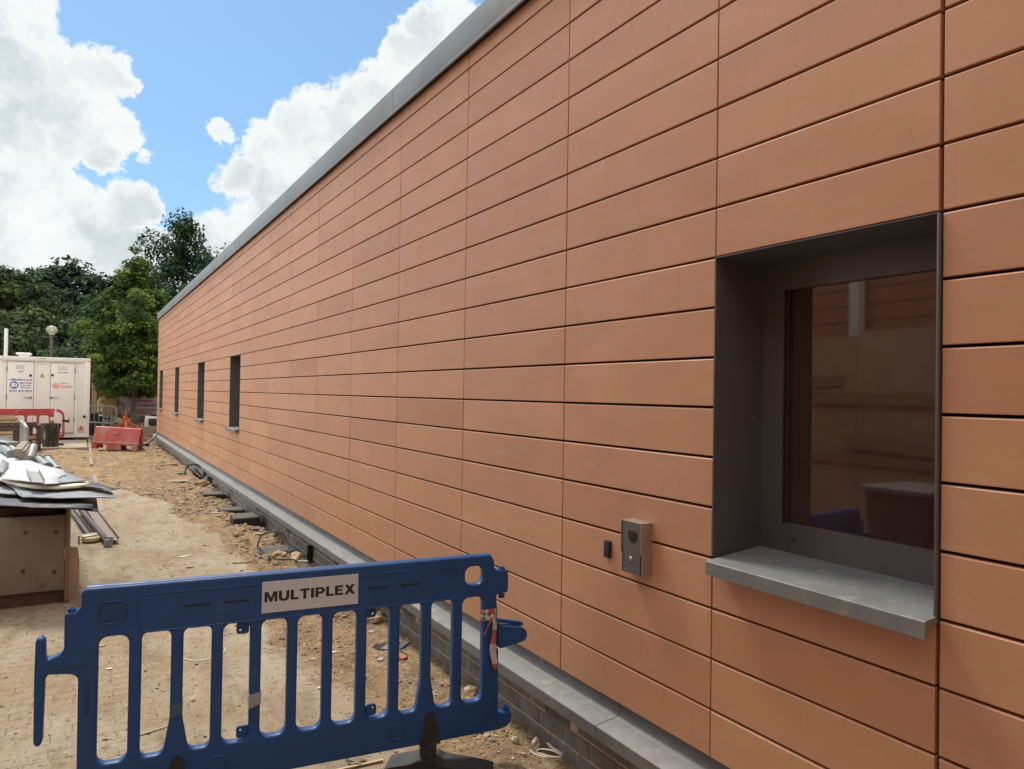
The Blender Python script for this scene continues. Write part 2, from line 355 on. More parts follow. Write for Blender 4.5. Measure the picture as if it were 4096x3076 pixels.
# brick plinth: real bricks with recessed mortar
m_vent = PM('grey vent plastic', (.17,.175,.18), .5, var=.15)
m_brick = PM('blue grey brick', (.19,.20,.20), .7, var=.35, scale=9, bump=.25, bscale=50, col2=(.20,.18,.155), c2lo=.58, c2hi=.85, c2scale=5)
m_mortar = PM('sandy mortar', (.55,.44,.32), .9, var=.2, scale=20, bump=.3)
mort = MB(); mort.box(.0035, .30, -4.67, 26.96, -.6, .27); mort.build('mortar_bed', m_mortar, building)
airs = [(3.225), (5.24), (7.03), (9.01), (10.826), (12.878), (14.9), (16.9), (18.9)]
mb = MB(); pitch = .0915; nb = 0
for k, zb in enumerate([.103, .103-pitch, .103-2*pitch, .103-3*pitch, .103-4*pitch]):
    off = .1125*(k % 2)+.003; y = -1.0+off
    while y < 26.8:
        skip = k == 0 and any(abs(y+.1125-a) < .08 for a in airs)
        z1b = min(zb+pitch-.012, .262)
        if not skip:
            y0b = y+.005; y1b = min(y+.22, 26.96)
            if k == 0:
                for a in airs:
                    if abs(y+.1125-a) < .235:
                        if y+.11 < a: y1b = min(y1b, a-.118)
                        else: y0b = max(y0b, a+.118)
            if y1b-y0b > .02: mb.box(R.uniform(-.002, .001), .05, y0b, y1b, zb, z1b+(.05 if k == 0 else 0), None, .003 if y < 9 else 0)
        y += .225
mb.build('brick_plinth', m_brick, building)
ab0 = None
for i, a in enumerate(airs):
    if ab0 is None:
        m_ = MB(); m_.box(-.003, .012, -.108, .108, .0, .006); m_.box(-.003, .012, -.108, .108, .076, .082); m_.box(-.003, .012, -.108, -.102, .006, .076); m_.box(-.003, .012, .102, .108, .006, .076)
        for q in range(7): m_.box(-.001, .012, -.102, .102, .012+q*.0094, .0165+q*.0094)
        for q in range(5): m_.box(-.0022, .012, -.070+q*.034, -.066+q*.034, .006, .076)
        ab0 = m_.build('air_brick', m_vent, building); ab = ab0
    else: ab = ab0.copy(); COL.objects.link(ab); ab.parent = building
    ab.location = (0, a, .098)
# narrow windows
m_glass = bpy.data.materials.new('window glass'); m_glass.use_nodes = True; t = m_glass.node_tree; t.nodes.clear()
fr = t.nodes.new('ShaderNodeFresnel'); fr.inputs[0].default_value = 2.4
tr_ = t.nodes.new('ShaderNodeBsdfTransparent'); tr_.inputs[0].default_value = (.30,.27,.27,1)
gl = t.nodes.new('ShaderNodeBsdfGlossy'); gl.inputs['Roughness'].default_value = .03; gl.inputs[0].default_value = (.95,.9,.9,1)
mx = t.nodes.new('ShaderNodeMixShader'); t.links.new(fr.outputs[0], mx.inputs[0]); t.links.new(tr_.outputs[0], mx.inputs[1]); t.links.new(gl.outputs[0], mx.inputs[2])
df = t.nodes.new('ShaderNodeBsdfDiffuse'); df.inputs[0].default_value = (.28,.15,.15,1); m2 = t.nodes.new('ShaderNodeMixShader'); tcg = t.nodes.new('ShaderNodeTexCoord'); t.links.new(maprange(t, noise(t, tcg.outputs['Object'], 2.5, 4).outputs[0], .3, .7, .05, .14), m2.inputs[0]); t.links.new(mx.outputs[0], m2.inputs[1]); t.links.new(df.outputs[0], m2.inputs[2])
ou = t.nodes.new('ShaderNodeOutputMaterial'); t.links.new(m2.outputs[0], ou.inputs[0])
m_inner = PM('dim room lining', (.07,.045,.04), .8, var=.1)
def window(y0, y1, z0, z1, big=False, depth=.268):
    wdw = MB(); t_ = .004                                     # metal-lined reveal
    xo = -.004
    wdw.box(xo, depth, y1-t_-.002, y1-.002, z0, z1-.004); wdw.box(xo, depth, y0+.002+.004, y0+t_+.006, z0, z1-.004); wdw.box(xo-.002, depth, y0+.004, y1-.001, z1-.0045, z1-.0005)
    if big: wdw.box(xo-.006, .02, y0-.002, y0+.0058, z0-.012, z1-.0045, None, .001)
    wo_ = wdw.build('window', m_frame if big else m_zinc, building)
    m_ = MB(); fwid = .12 if big else .06; sillz = z0+.018
    xf = depth
    m_.box(xf, xf+.05, y1-fwid, y1-.006, sillz+.0, z1-.005); m_.box(xf, xf+.05, y0+.01, y0+(.055 if big else .06), sillz, z1-.005)
    m_.box(xf, xf+.05, y0+(.055 if big else .06), y1-fwid, sillz, z0+(.135 if big else .07)); m_.box(xf, xf+.05, y0+(.055 if big else .06), y1-fwid, z1-.12 if big else z1-.06, z1-.005)
    m_.build('frame', m_frame if big else m_zinc, wo_)
    m_ = MB()
    m_.box(xf-.0015, xf+.01, y1-fwid-.004, y1-fwid+.004, z0+.13, z1-.12) if big else m_.box(xf-.0015, xf+.01, y1-fwid-.004, y1-fwid+.004, z0+.07, z1-.06)
    m_.build('bead', m_black, wo_)
    m_ = MB(); m_.box(xf+.022, xf+.028, y0+.05, y1-fwid+.01, z0+.07, z1-.05); m_.build('pane', m_glass, wo_)
    m_ = MB()                                                  # sill: sloping top with a down-turned front
    pr_ = [(depth+.01, sillz+.004), (-.066, z0-.001), (-.070, z0-.004), (-.070, z0-.054), (-.056, z0-.054), (-.056, z0-.020), (depth+.01, sillz-.008)]
    sy0, sy1 = (y0+.004, y1-.004)
    m_.prism(pr_, lambda u, v: (u, (sy0 if u > 0 else y0-.003), v), lambda u, v: (u, (sy1 if u > 0 else y1-.034), v))
    m_.build('sill', m_sill, wo_)
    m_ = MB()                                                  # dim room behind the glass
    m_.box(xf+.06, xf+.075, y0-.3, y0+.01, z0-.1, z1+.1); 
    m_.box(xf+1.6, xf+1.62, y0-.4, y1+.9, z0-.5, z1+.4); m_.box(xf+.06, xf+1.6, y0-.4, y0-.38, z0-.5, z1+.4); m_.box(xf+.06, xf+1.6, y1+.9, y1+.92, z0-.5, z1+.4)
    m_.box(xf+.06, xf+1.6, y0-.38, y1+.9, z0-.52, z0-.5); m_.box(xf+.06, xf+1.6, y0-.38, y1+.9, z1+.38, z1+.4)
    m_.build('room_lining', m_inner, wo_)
    return wo_
big = None
for a, b in wins:
    wn = window(cols[a], cols[b], zh(3), zh(-3)-.004, a == 5, .268 if a == 5 else .25)
    if a == 5: big = wn
m_ = MB()                                                      # drain slots and fixing heads of the large window
m_.box(.2660, .270, 1.965, 1.995, 1.238, 1.242); m_.build('drain_slot', m_ink, big)
m_ = MB(); m_.box(.2660, .270, 1.30, 1.312, 1.238, 1.242); m_.build('drain_slot', m_ink, big)
for (yy, zz) in ((2.139, 1.25), (2.139, 1.72)):
    mm = MB(); mm.lathe([(.001,0),(.005,0),(.0045,.003),(.001,.004)], n=10); oo = mm.build('fixing_head', m_steel, big); oo.location = (.21, yy, zz); oo.rotation_euler = (math.pi/2, 0, 0)
mm = MB(); mm.lathe([(.001,0),(.006,0),(.005,.003),(.001,.005)], n=10); oo = mm.build('fixing_head', m_steel, big); oo.location = (.14, 1.62, 1.17)
# perforated insect strip in the wide joint
m_ = MB()
for z in np.arange(2.40, 4.05, .0125): m_.box(.020, .030, 1.243, 1.2545, z, z+.007)
m_.box(.030, .032, 1.243, 1.2545, 2.40, 4.05); m_.build('vent_strip', m_rust, building); m_ = MB(); m_.box(.030, .032, 1.243, 1.2545, .40, 1.10)
for z in np.arange(.40, 1.10, .0125): m_.box(.020, .030, 1.243, 1.2545, z, z+.007)
m_.build('vent_strip', m_rust, building)
# vertical ribs of mortar, drain pipe and such along the far plinth
# loose self-drilling screws on the sill
scr = None
for i, (yy, xx, rz, lb) in enumerate(((2.05,.15,1.9,'small silver screw on the window sill, leftmost of four'), (2.015,.13,2.0,'silver screw with washer head lying across another screw on the sill'), (1.93,.125,2.05,'silver screw lying alone right of the pair on the window sill'))):
    m_ = MB(); m_.lathe([(.0005,-.017),(.002,-.012),(.0022,.008),(.0022,.010),(.006,.0105),(.006,.012),(.004,.0125),(.004,.017),(.001,.0175)], n=8, axis='X')
    if scr is None: scr = m_.build('screw', m_steel); o = scr
    else: o = scr.copy(); COL.objects.link(o)
    slope = (.018)/(.27+.07); o.location = (DX+xx, yy, zh(3)+.0045+(xx+.07)*slope); o.rotation_euler = (0, 0, rz)
    tag(o, lb, 'screw', 'loose screws on the big window sill')
# door entry panel with its steel rain hood
ip = empty('door_intercom', (DX, 2.57, 1.01), 0, 'brushed steel door intercom box with round camera and call button on the terracotta wall', 'intercom')
x0 = -.062; yl, yr, zb, zt_ = .07, -.065, .0, .228            # local: left edge is farther along the wall
m_ = MB(); side = [(0,zb),(0,zt_),(x0,zt_),(x0,zb)]
m_.prism([(-.058,0),(-.058,.085),(-.066,.10),(-.066,.226),(-.062,.230),(-.0,.230),(0,0)], lambda u, v: (u, yr-.002, v), lambda u, v: (u, yr+.0015, v))
m_.prism([(-.058,0),(-.058,.085),(-.066,.10),(-.066,.226),(-.062,.230),(-.0,.230),(0,0)], lambda u, v: (u, yl-.0015, v), lambda u, v: (u, yl+.002, v))
m_.box(-.066, 0, yr-.002, yl+.002, .228, .231); m_.box(-.058, 0, yr, yl, 0, .002)
m_.build('housing', PM('brushed steel housing', (.42,.38,.34), .38, .7, var=.06, scale=30, stretch=(1,1,.2)), ip)
out = [(yl-.001,.226),(yl-.001,.115),(yl-.004,.105),(yl-.012,.095),(yl-.012,0.001),(yr+.008,.001),(yr+.008,.085),(yr+.001,.10),(yr+.001,.226)]
m_ = MB(); m_.prism(out, lambda u, v: (-.0605, u, v), lambda u, v: (-.058, u, v)); m_.build('faceplate', PM('steel faceplate', (.20,.19,.18), .42, .75, var=.06, scale=40), ip)
m_ = MB(); m_.lathe([(.0275,0),(.0275,.003),(.023,.004)], n=24, axis='X'); oo = m_.build('camera', m_black, ip); oo.location = (-.0645, -.006, .165)
m_ = MB(); m_.lathe([(.015,0),(.012,.0015),(.004,.002)], n=20, axis='X'); o2 = m_.build('lens', PM('lens glass', (.03,.028,.028), .1), oo); o2.location = (-.0022, 0, 0)
m_ = MB(); m_.lathe([(.006,0),(.010,.0015),(.0115,.004),(.0115,.006)], n=20, axis='X'); oo = m_.build('call_button', m_steel, ip); oo.location = (-.0665, .004, .065)
m_ = MB()
for (a, b) in ((.055,.21),(-.052,.214),(.048,.014),(-.047,.012)): m_ = MB(); m_.lathe([(.003,0),(.003,.001)], c=(-.0615, a, b), n=8, axis='X'); m_.build('security_screw', m_galv, ip)
for sgn in (1, -1):
    for rr in (.031, .0345):
        m_ = MB(); m_.tube([(-.0608, -.006+sgn*rr*math.cos(a), .165+rr*math.sin(a)) for a in np.linspace(.25, .95, 5)], .0006, 4); m_.build('microphone_slot', m_ink, ip)
cr = empty('card_reader', (DX, 2.81, 1.03), 0, 'small black proximity card reader on the wall left of the intercom', 'card reader')
m_ = MB(); m_.box(-.018, 0, -.021, .021, 0, .080, None, .004); m_.build('case', m_black, cr)
m_ = MB()
for q in range(7): m_.box(-.0192, -.017, -.012, .012 if q < 6 else 0, .010+q*.0078, .0118+q*.0078)
m_.build('ridges', PM('dark grey plastic', (.05,.052,.055), .4), cr)
# ------------------------------------------------------------------ ground
def fbm(x, y, f, o=4, seed=0):
    v = 0; a = .5; tot = 0
    for k in range(o):
        rs = np.random.RandomState(seed*31+k*7+3); g = rs.rand(64, 64).astype(np.float64)
        X = x*f+k*13.7; Y = y*f+k*5.3; xi = np.floor(X).astype(int); yi = np.floor(Y).astype(int); fx = X-xi; fy = Y-yi
        fx = fx*fx*(3-2*fx); fy = fy*fy*(3-2*fy); q = lambda i, j: g[(xi+i) % 64, (yi+j) % 64]
        v += a*((q(0,0)*(1-fx)+q(1,0)*fx)*(1-fy)+(q(0,1)*(1-fx)+q(1,1)*fx)*fy); tot += a; a *= .55; f *= 2.1
    return v/tot
def sst(a, b, x): t_ = np.clip((x-a)/(b-a), 0, 1); return t_*t_*(3-2*t_)
def soil_mask(x, y):
    n = (fbm(x, y, .7, 4, 1)-.5)*1.1+(fbm(x, y, 3.1, 4, 8)-.5)*.7
    edge = np.interp(y, [0, 3, 4.5, 5.6, 6.7, 8.3, 9.5, 11, 13, 14.3, 15.3, 17], [1.75, 1.55, 1.25, 1.3, 1.6, 1.62, 1.45, 1.35, 1.15, .75, .3, -.4])
    m = sst(-.14, .14, x-edge+n*.35)
    m = np.maximum(m, sst(14.6, 17.4, y+n*2.2))
    return m
def heap(x, y, cx, cy, r, h): d = ((x-cx)**2+(y-cy)**2)/(r*r); return h*np.exp(-d*1.6)
def gh(x, y):
    x = np.asarray(x, float); y = np.asarray(y, float); m = soil_mask(x, y)
    n1 = fbm(x, y, 2.2, 5, 2)-.5; n2 = np.abs(fbm(x, y, 5.5, 4, 3)-.5)*2
    amp = np.interp(y, [0, 6, 9, 14, 18, 26, 32], [.5, .7, 1.0, 1.0, 1.0, .9, 1])
    z = (fbm(x, y, .8, 3, 4)-.5)*.012
    z = z+m*amp*(n1*.14+(.5-n2)*.040)-m*.012
    z = z-np.where(x > 1.9, .045, 0)*np.clip((x-1.9)/.25, 0, 1)*np.clip((15-y)/3, 0, 1)
    z = z+heap(x, y, 1.98, 5.1, .35, .03)+heap(x, y, 2.0, 5.9, .35, .06)+heap(x, y, 1.95, 9.5, .4, .05)+heap(x, y, 1.9, 14.7, .8, .06)+heap(x, y, 1.0, 21.5, 1.3, .08)
    bank = sst(30.2, 33.5, y)*sst(.2, .9, x); z = z+bank*(.42+.25*n1)+heap(x, y, 1.75, 31.5, .8, .25)*(.7+n1)+heap(x, y, 2.7, 31.8, .8, .3)
    fade = np.clip((80-np.hypot(x, y))/40, 0, 1)
    return z*fade
xs = np.concatenate([[-400,-150,-60,-30,-15,-9,-6,-4.5], np.arange(-3.5,-1,.25), np.arange(-1, .4, .05), np.arange(.4, 2.30, .022), np.arange(2.4, 6, .3), [7,9,13,20,40,100,400]])
ysl = [-400,-120,-40,-15,-6,-3,-1,0,.8,1.4]; y = 1.8
while y < 40: ysl.append(y); y += max(.028, .0065*y)
ysl += [42,45,50,58,70,90,130,200,400]
ys_ = np.array(ysl); XX, YY = np.meshgrid(xs, ys_); ZZ = gh(XX, YY); nx, ny = len(xs), len(ys_)
me = bpy.data.meshes.new('ground'); V_ = np.stack([XX, YY, ZZ], -1).reshape(-1, 3)
idx = np.arange(nx*ny).reshape(ny, nx); F_ = np.stack([idx[:-1,:-1], idx[:-1,1:], idx[1:,1:], idx[1:,:-1]], -1).reshape(-1, 4)
def mesh_np(name, V_, F_, smooth=True):
    me = bpy.data.meshes.new(name); k = F_.shape[1]
    me.vertices.add(len(V_)); me.vertices.foreach_set('co', V_.astype(np.float32).ravel())
    me.loops.add(F_.size); me.loops.foreach_set('vertex_index', F_.astype(np.int32).ravel())
    me.polygons.add(len(F_)); me.polygons.foreach_set('loop_start', np.arange(0, F_.size, k, dtype=np.int32)); me.polygons.foreach_set('loop_total', np.full(len(F_), k, dtype=np.int32))
    me.polygons.foreach_set('use_smooth', np.full(len(F_), smooth)); me.update(calc_edges=True); return me
me = mesh_np('ground', V_, F_)
sm = me.attributes.new('soil', 'FLOAT', 'POINT'); sm.data.foreach_set('value', soil_mask(V_[:,0], V_[:,1]).astype(np.float32))
m_gr = bpy.data.materials.new('site ground'); m_gr.use_nodes = True; t = m_gr.node_tree; b = t.nodes['Principled BSDF']
tcn = t.nodes.new('ShaderNodeTexCoord'); vec = tcn.outputs['Object']; at = t.nodes.new('ShaderNodeAttribute'); at.attribute_name = 'soil'
nf = noise(t, vec, 55, 6, .7).outputs[0]; nm = noise(t, vec, 6, 7, .62).outputs[0]; nl = noise(t, vec, 1.3, 5, .6, .4).outputs[0]; nmm = noise(t, vec, 17, 6, .65).outputs[0]
slab = mixc(t, maprange(t, nl, .38, .62), (.335,.29,.22), (.30,.238,.16)); slab = mixc(t, maprange(t, nm, .52, .72), slab, (.25,.18,.105))
slab = mixc(t, maprange(t, nmm, .53, .68, 0, .85), slab, (.19,.135,.088)); slab = mixc(t, maprange(t, nf, .57, .68, 0, .85), slab, (.12,.085,.06))
slab = mixc(t, maprange(t, nf, .36, .30, 0, .6), slab, (.42,.37,.30))
mpg = t.nodes.new('ShaderNodeMapping'); mpg.inputs['Scale'].default_value = (3.2, .9, 1); mpg.inputs['Rotation'].default_value = (0, 0, .12); t.links.new(vec, mpg.inputs[0])
ntr = noise(t, mpg.outputs[0], 1.1, 7, .68).outputs[0]                 # damp and trodden streaks along the strip
slab = mixc(t, maprange(t, ntr, .50, .62, 0, .62), slab, (.20,.145,.092)); slab = mixc(t, maprange(t, ntr, .44, .34, 0, .6), slab, (.40,.36,.29))
nff = noise(t, vec, 150, 3, .6).outputs[0]; slab = mixc(t, maprange(t, nff, .60, .68, 0, .7), slab, (.11,.08,.055)); slab = mixc(t, maprange(t, nff, .36, .30, 0, .6), slab, (.50,.45,.36))
so = mixc(t, maprange(t, nm, .35, .65), (.275,.185,.108), (.17,.118,.074)); so = mixc(t, maprange(t, nmm, .52, .68), so, (.36,.28,.17)); so = mixc(t, maprange(t, nf, .58, .7), so, (.085,.06,.045))
so = mixc(t, maprange(t, nl, .5, .66, 0, .7), so, (.33,.23,.11))
gm = math_node(t, 'ADD', at.outputs['Fac'], math_node(t, 'MULTIPLY', math_node(t, 'SUBTRACT', nmm, .5), 1.2)); gm = maprange(t, gm, .3, .7)
bc = mixc(t, gm, slab, so)
# worn block paving close to the hoarding box
sepg = t.nodes.new('ShaderNodeSeparateXYZ'); t.links.new(vec, sepg.inputs[0])
bt = t.nodes.new('ShaderNodeTexBrick'); bt.inputs['Scale'].default_value = 1; bt.inputs['Brick Width'].default_value = .2; bt.inputs['Row Height'].default_value = .1; bt.inputs['Mortar Size'].default_value = .005; bt.inputs['Mortar Smooth'].default_value = .6
bt.inputs['Color1'].default_value = (.93,.91,.88,1); bt.inputs['Color2'].default_value = (1.04,1,.96,1); bt.inputs['Mortar'].default_value = (.78,.75,.72,1); t.links.new(vec, bt.inputs['Vector'])
pv = math_node(t, 'MULTIPLY', maprange(t, math_node(t, 'ADD', sepg.outputs[0], math_node(t, 'MULTIPLY', nl, .8)), 1.15, .55), maprange(t, math_node(t, 'ADD', sepg.outputs[1], math_node(t, 'MULTIPLY', nm, 1.5)), 8.6, 7.2))
pv2 = math_node(t, 'MULTIPLY', pv, maprange(t, nm, .58, .42, .1, 1))
bc = mixc(t, pv2, bc, mixc(t, 1.0, bc, bt.outputs['Color'], 'MULTIPLY'))
t.links.new(bc, b.inputs['Base Color']); b.inputs['Roughness'].default_value = .93; b.inputs['Specular IOR Level'].default_value = .2
bn = t.nodes.new('ShaderNodeBump'); bn.inputs['Strength'].default_value = .85; bn.inputs['Distance'].default_value = .014
hh = math_node(t, 'ADD', math_node(t, 'MULTIPLY', nf, .6), math_node(t, 'ADD', math_node(t, 'MULTIPLY', nmm, 1.0), math_node(t, 'MULTIPLY', nm, .5)))
hh = math_node(t, 'SUBTRACT', hh, math_node(t, 'MULTIPLY', math_node(t, 'MULTIPLY', bt.outputs['Fac'], pv2), .5))
t.links.new(hh, bn.inputs['Height']); t.links.new(bn.outputs[0], b.inputs['Normal'])
ground = tag(link('ground', me, m_gr), kind='structure')
ghs = lambda x, y: float(gh(np.array([x]), np.array([y]))[0])
# rubble, stones and chips nobody could count
def rock_field(name, P, S, mat, label, cat, colvar):
    ico = bmesh.new(); bmesh.ops.create_icosphere(ico, subdivisions=1, radius=1); iv = np.array([v.co for v in ico.verts]); ico.verts.index_update(); fi = np.array([[v.index for v in f.verts] for f in ico.faces]); ico.free()
    n = len(P); nv = len(iv); V = np.repeat(iv[None], n, 0)*(1+RS.uniform(-.32, .32, (n, nv, 1)))
    V = V*(S[:, None, None]*np.stack([RS.uniform(.7, 1.5, n), RS.uniform(.6, 1.2, n), RS.uniform(.25, .7, n)], -1)[:, None, :])
    a = RS.uniform(0, 6.28, n); ca, sa = np.cos(a)[:, None], np.sin(a)[:, None]
    V = np.stack([V[..., 0]*ca-V[..., 1]*sa, V[..., 0]*sa+V[..., 1]*ca, V[..., 2]], -1)+P[:, None, :]
    F = (fi[None]+(np.arange(n)*nv)[:, None, None]).reshape(-1, 3)
    me = mesh_np(name, V.reshape(-1, 3), F, False)
    pal = np.array(colvar); c = pal[RS.randint(0, len(pal), n)]*RS.uniform(.75, 1.2, (n, 1)); c = np.concatenate([c, np.ones((n, 1))], 1)
    at = me.attributes.new('tone', 'FLOAT_COLOR', 'FACE'); at.data.foreach_set('color', np.repeat(c, len(fi), 0).astype(np.float32).ravel())
    return tag(link(name, me, mat), label, cat, kind='stuff')
m_rock = PM('rubble stone', (1,1,1), .9, var=.25, scale=40, attr='tone', bump=.3, bscale=120, spec=.2)
pal = [(.29,.21,.125),(.27,.21,.14),(.22,.18,.13),(.17,.135,.10),(.34,.28,.19),(.25,.23,.20),(.24,.14,.085),(.38,.32,.23)]
def scatter(n, xr, yr, cond, smin, smax, pw=2.4, ypow=1.0):
    P = []; S = []
    while len(P) < n:
        x = RS.uniform(*xr, 4000); y = yr[0]+(yr[1]-yr[0])*RS.uniform(0, 1, 4000)**ypow; k = RS.rand(4000) < cond(x, y); x, y = x[k], y[k]; z = gh(x, y)
        s = smin*(1-RS.rand(len(x))*(1-(smin/smax)**pw))**(-1/pw); P += list(np.stack([x, y, z+s*.08], -1)); S += list(s)
    return np.array(P[:n]), np.array(S[:n])
P1, S1 = scatter(7500, (-.6, 2.17), (2.3, 29), lambda x, y: soil_mask(x, y)*np.where(y < 15, 1, np.where(x > 1.5, .5, .10))*np.clip(fbm(x, y, 1.4, 3, 21)*3.2-.9, .08, 1), .006, .05, 2.2, 1.6)
S1 = S1*np.clip(P1[:,1]/9, .55, 1.5)
P2, S2 = scatter(420, (1.7, 2.16), (6.5, 15.5), lambda x, y: 1+0*x, .02, .075, 2.0)
P5, S5 = scatter(6000, (1.0, 2.16), (2.3, 9), lambda x, y: soil_mask(x, y), .0035, .014, 2.2, 1.1)
P3, S3 = scatter(400, (.4, 4.2), (30.3, 35), lambda x, y: 1+0*x, .03, .14, 1.6)
rock_field('rubble', np.concatenate([P1, P2, P3, P5]), np.concatenate([S1, S2, S3, S5]), m_rock, 'loose broken stone and clods along the foot of the terracotta wall', 'rubble', pal)
P4, S4 = scatter(7500, (-.7, 1.9), (2.2, 16), lambda x, y: 1.02-soil_mask(x, y), .003, .016, 2.5, 1.4)
rock_field('grit', P4, S4, m_rock, 'fine grit and chips scattered over the concrete strip', 'grit', pal+[(.5,.46,.38),(.06,.05,.04),(.08,.06,.05)])
# single stones one can point at
def stone(loc, s, col, lb, seed):
    r = random.Random(seed); bm = bmesh.new(); bmesh.ops.create_icosphere(bm, subdivisions=3, radius=1)
    from mathutils import noise as mn
    for v in bm.verts:
        d = mn.noise(v.co*1.3+Vector((seed*3.1, 0, 0)))*.5+mn.noise(v.co*3.5+Vector((0, seed*1.7, 0)))*.18; v.co *= 1+d; v.co = Vector((v.co.x*s[0], v.co.y*s[1], v.co.z*s[2]))
    me = bpy.data.meshes.new('stone'); bm.to_mesh(me); bm.free()
    o = link('stone', me, PM('stone %d' % seed, col, .9, var=.3, scale=25, bump=.5, bscale=60)); o.location = loc; o.rotation_euler = (0, 0, r.uniform(0, 6))
    return tag(o, lb, 'stone', 'single stones along the wall')
def F5(x, y): return (600+x/2.765, 1700+y/2.765)
for k, (px, s, col, lb) in enumerate([((580,695),(.17,.10,.07),(.33,.22,.11),'big ochre stone beside the black duct coil near the far wall'),
  ((640,650),(.07,.08,.10),(.15,.17,.17),'blue grey squared stone leaning by the brick plinth'),
  ((1410,1460),(.11,.06,.045),(.36,.23,.11),'orange brown stone under the cable loop'),
  ((1620,1460),(.12,.08,.06),(.42,.33,.19),'pale yellow stone right of the cable loop'),
  ((1385,1548),(.035,.035,.03),(.20,.12,.06),'small dark brown stone in front of the cable loop'),
  ((1000,1195),(.10,.06,.03),(.30,.19,.09),'flat brown clod in front of the raised drain grating')]):
    g = G(*F5(*px)); stone((g.x, g.y, ghs(g.x, g.y)+s[2]*.3), s, col, lb, k+1)
def C4(x, y): return (1100+x/1.7933, 2150+y/1.7933)
for k, (px, s, col, lb) in enumerate([((575,1618),(.05,.03,.02),(.24,.20,.15),'flat grey stone on the ground below the blue barrier'),
  ((1873,1440),(.028,.02,.04),(.5,.42,.32),'upright pale stone near the air brick at bottom right'), ((1718,1412),(.022,.018,.022),(.5,.42,.3),'small pale rounded stone right of the barrier foot'),
  ((690,590),(.09,.06,.045),(.34,.25,.15),'brown stone seen through the barrier slots near the plinth'), ((1410,1080),(.05,.04,.03),(.42,.34,.22),'buff stone seen through the last barrier slot')]):
    g = G(*C4(*px)); stone((g.x, g.y, ghs(g.x, g.y)+s[2]*.35), s, col, lb, k+20)
# ------------------------------------------------------------------ blue pedestrian barrier
pa = G(345, 2350.7, 1.0); pb = G(1961.5, 2217, 1.0); bd = (pb-pa); bd.z = 0; bd.normalize(); bnv = Vector((-bd.y, bd.x, 0))   # bnv points away from the camera
Y0 = Vector((pa.x, pa.y, 0)); BR = empty('pedestrian_barrier', Y0, 0, 'blue plastic pedestrian barrier with slotted panel and a white sign across the foreground', 'barrier')
BL = lambda u, v, d=0.0: bd*u+Vector((0, 0, v))+bnv*d
outl = [(.0,1.0),(-.014,.985),(-.014,.93),(-.028,.914),(-.066,.910),(-.071,.90),(-.070,.768),(-.080,.752),(-.122,.737),(-.131,.745),(-.133,.812),(-.142,.824),(-.158,.824),(-.166,.812),(-.168,.67),(-.166,.42),(-.158,.405),(-.144,.405),(-.136,.42),(-.132,.66),(-.122,.677),(-.038,.668),(-.020,.650),(-.018,.13),(1.80,.13),(1.845,.138),(1.871,.165),(1.871,.205),(1.86,.213),(1.797,.216),(1.795,.527),(1.790,.535),(1.786,.535),(1.786,.72),(1.778,.795),(1.79,.806),(1.836,.806),(1.843,.82),(1.842,.91),(1.83,.922),(1.775,.925),(1.768,.935),(1.765,.972),(1.748,.998),(1.735,1.003)]
outl = smooth_poly(outl, .012, 3)
sl = [.049,.204,.360,.514,.669,.822,.976,1.131,1.287,1.443,1.600]
holes = []
for k, x0_ in enumerate(sl):
    if k in (1, 2, 8, 9):                                       # slots beside the flared bars
        mid = x0_+.055; L_, Rr, T, B_ = x0_, x0_+.109, .801, .294
        if k in (1, 8): p = [(L_,B_+.0),(L_+.086,B_),(L_+.10,B_+.09),(Rr,B_+.14),(Rr,T),(L_,T)]
        else: p = [(L_+.025,B_),(Rr,B_),(Rr,T),(L_,T),(L_,B_+.14),(L_+.010,B_+.09)]
        holes.append(smooth_poly(p, .030, 5))
    else: holes.append(rrect(x0_+.0545, .5475, .109, .508, .036, 5))
holes.append(rrect(1.659, .9075, .095, .088, .034, 5))
me = curve_mesh([outl]+holes, .014, .010, 3)
mB = basis((0,0,0), bd, (0,0,1))                                # local z of the mesh points towards the camera
put(me, 'panel', m_blue, mB, BR, True)
def onp(name, me, u, v, d, mat, parent=BR, smooth=False): return put(me, name, mat, basis(BL(u, v)-bnv*d, bd, (0,0,1)), parent, smooth)
# raised rim along the top, recessed fields and grooves
m_ = MB(); m_.tube([BL(a, .984+.001*0) for a in np.linspace(.004, 1.742, 30)], .0245, 10); m_.build('top_rail', m_blue, BR)
rim = smooth_poly([(.205,.805),(1.545,.805),(1.575,.84),(1.575,.958),(.19,.958),(.185,.86)], .03, 5)
m_ = MB(); m_.tube([BL(u, v, -.0225) for u, v in rim], .0045, 6, closed=True); m_.build('moulded_rim', m_blue, BR)
me = curve_mesh([rrect(0, 0, .106, .093, .03, 5), rrect(0, 0, .096, .083, .026, 5)], .004, .0025); onp('recess_ring', me, .098, .898, .022, m_blue, smooth=True)
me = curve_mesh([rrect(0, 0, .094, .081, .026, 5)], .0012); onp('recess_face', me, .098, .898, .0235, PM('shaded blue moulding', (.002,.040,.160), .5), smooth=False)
for u in (.497, 1.279):
    m_ = MB(); m_.tube([BL(u+.038*math.cos(a), .212+.036*math.sin(a), -.0225) for a in np.linspace(0, 2*math.pi, 25)[:-1]], .005, 6, closed=True); m_.build('round_boss', m_blue, BR)
for u in (.359, .513, 1.128, 1.284):
    m_ = MB(); m_.box(0, .102, -.001, .001, -.0028, .0028); o = m_.build('groove', m_ink, BR); o.location = BL(u, .895, -.0255); o.rotation_euler = (0, -.0, math.atan2(bd.y, bd.x))
m_ = MB(); m_.box(-.008, .008, -.001, .001, -.06, .06, None, .0005); o = m_.build('groove', PM('shaded blue moulding', (.01,.05,.2)), BR); o.location = BL(.012, .57, -.0262); o.rotation_euler = (0, 0, math.atan2(bd.y, bd.x))
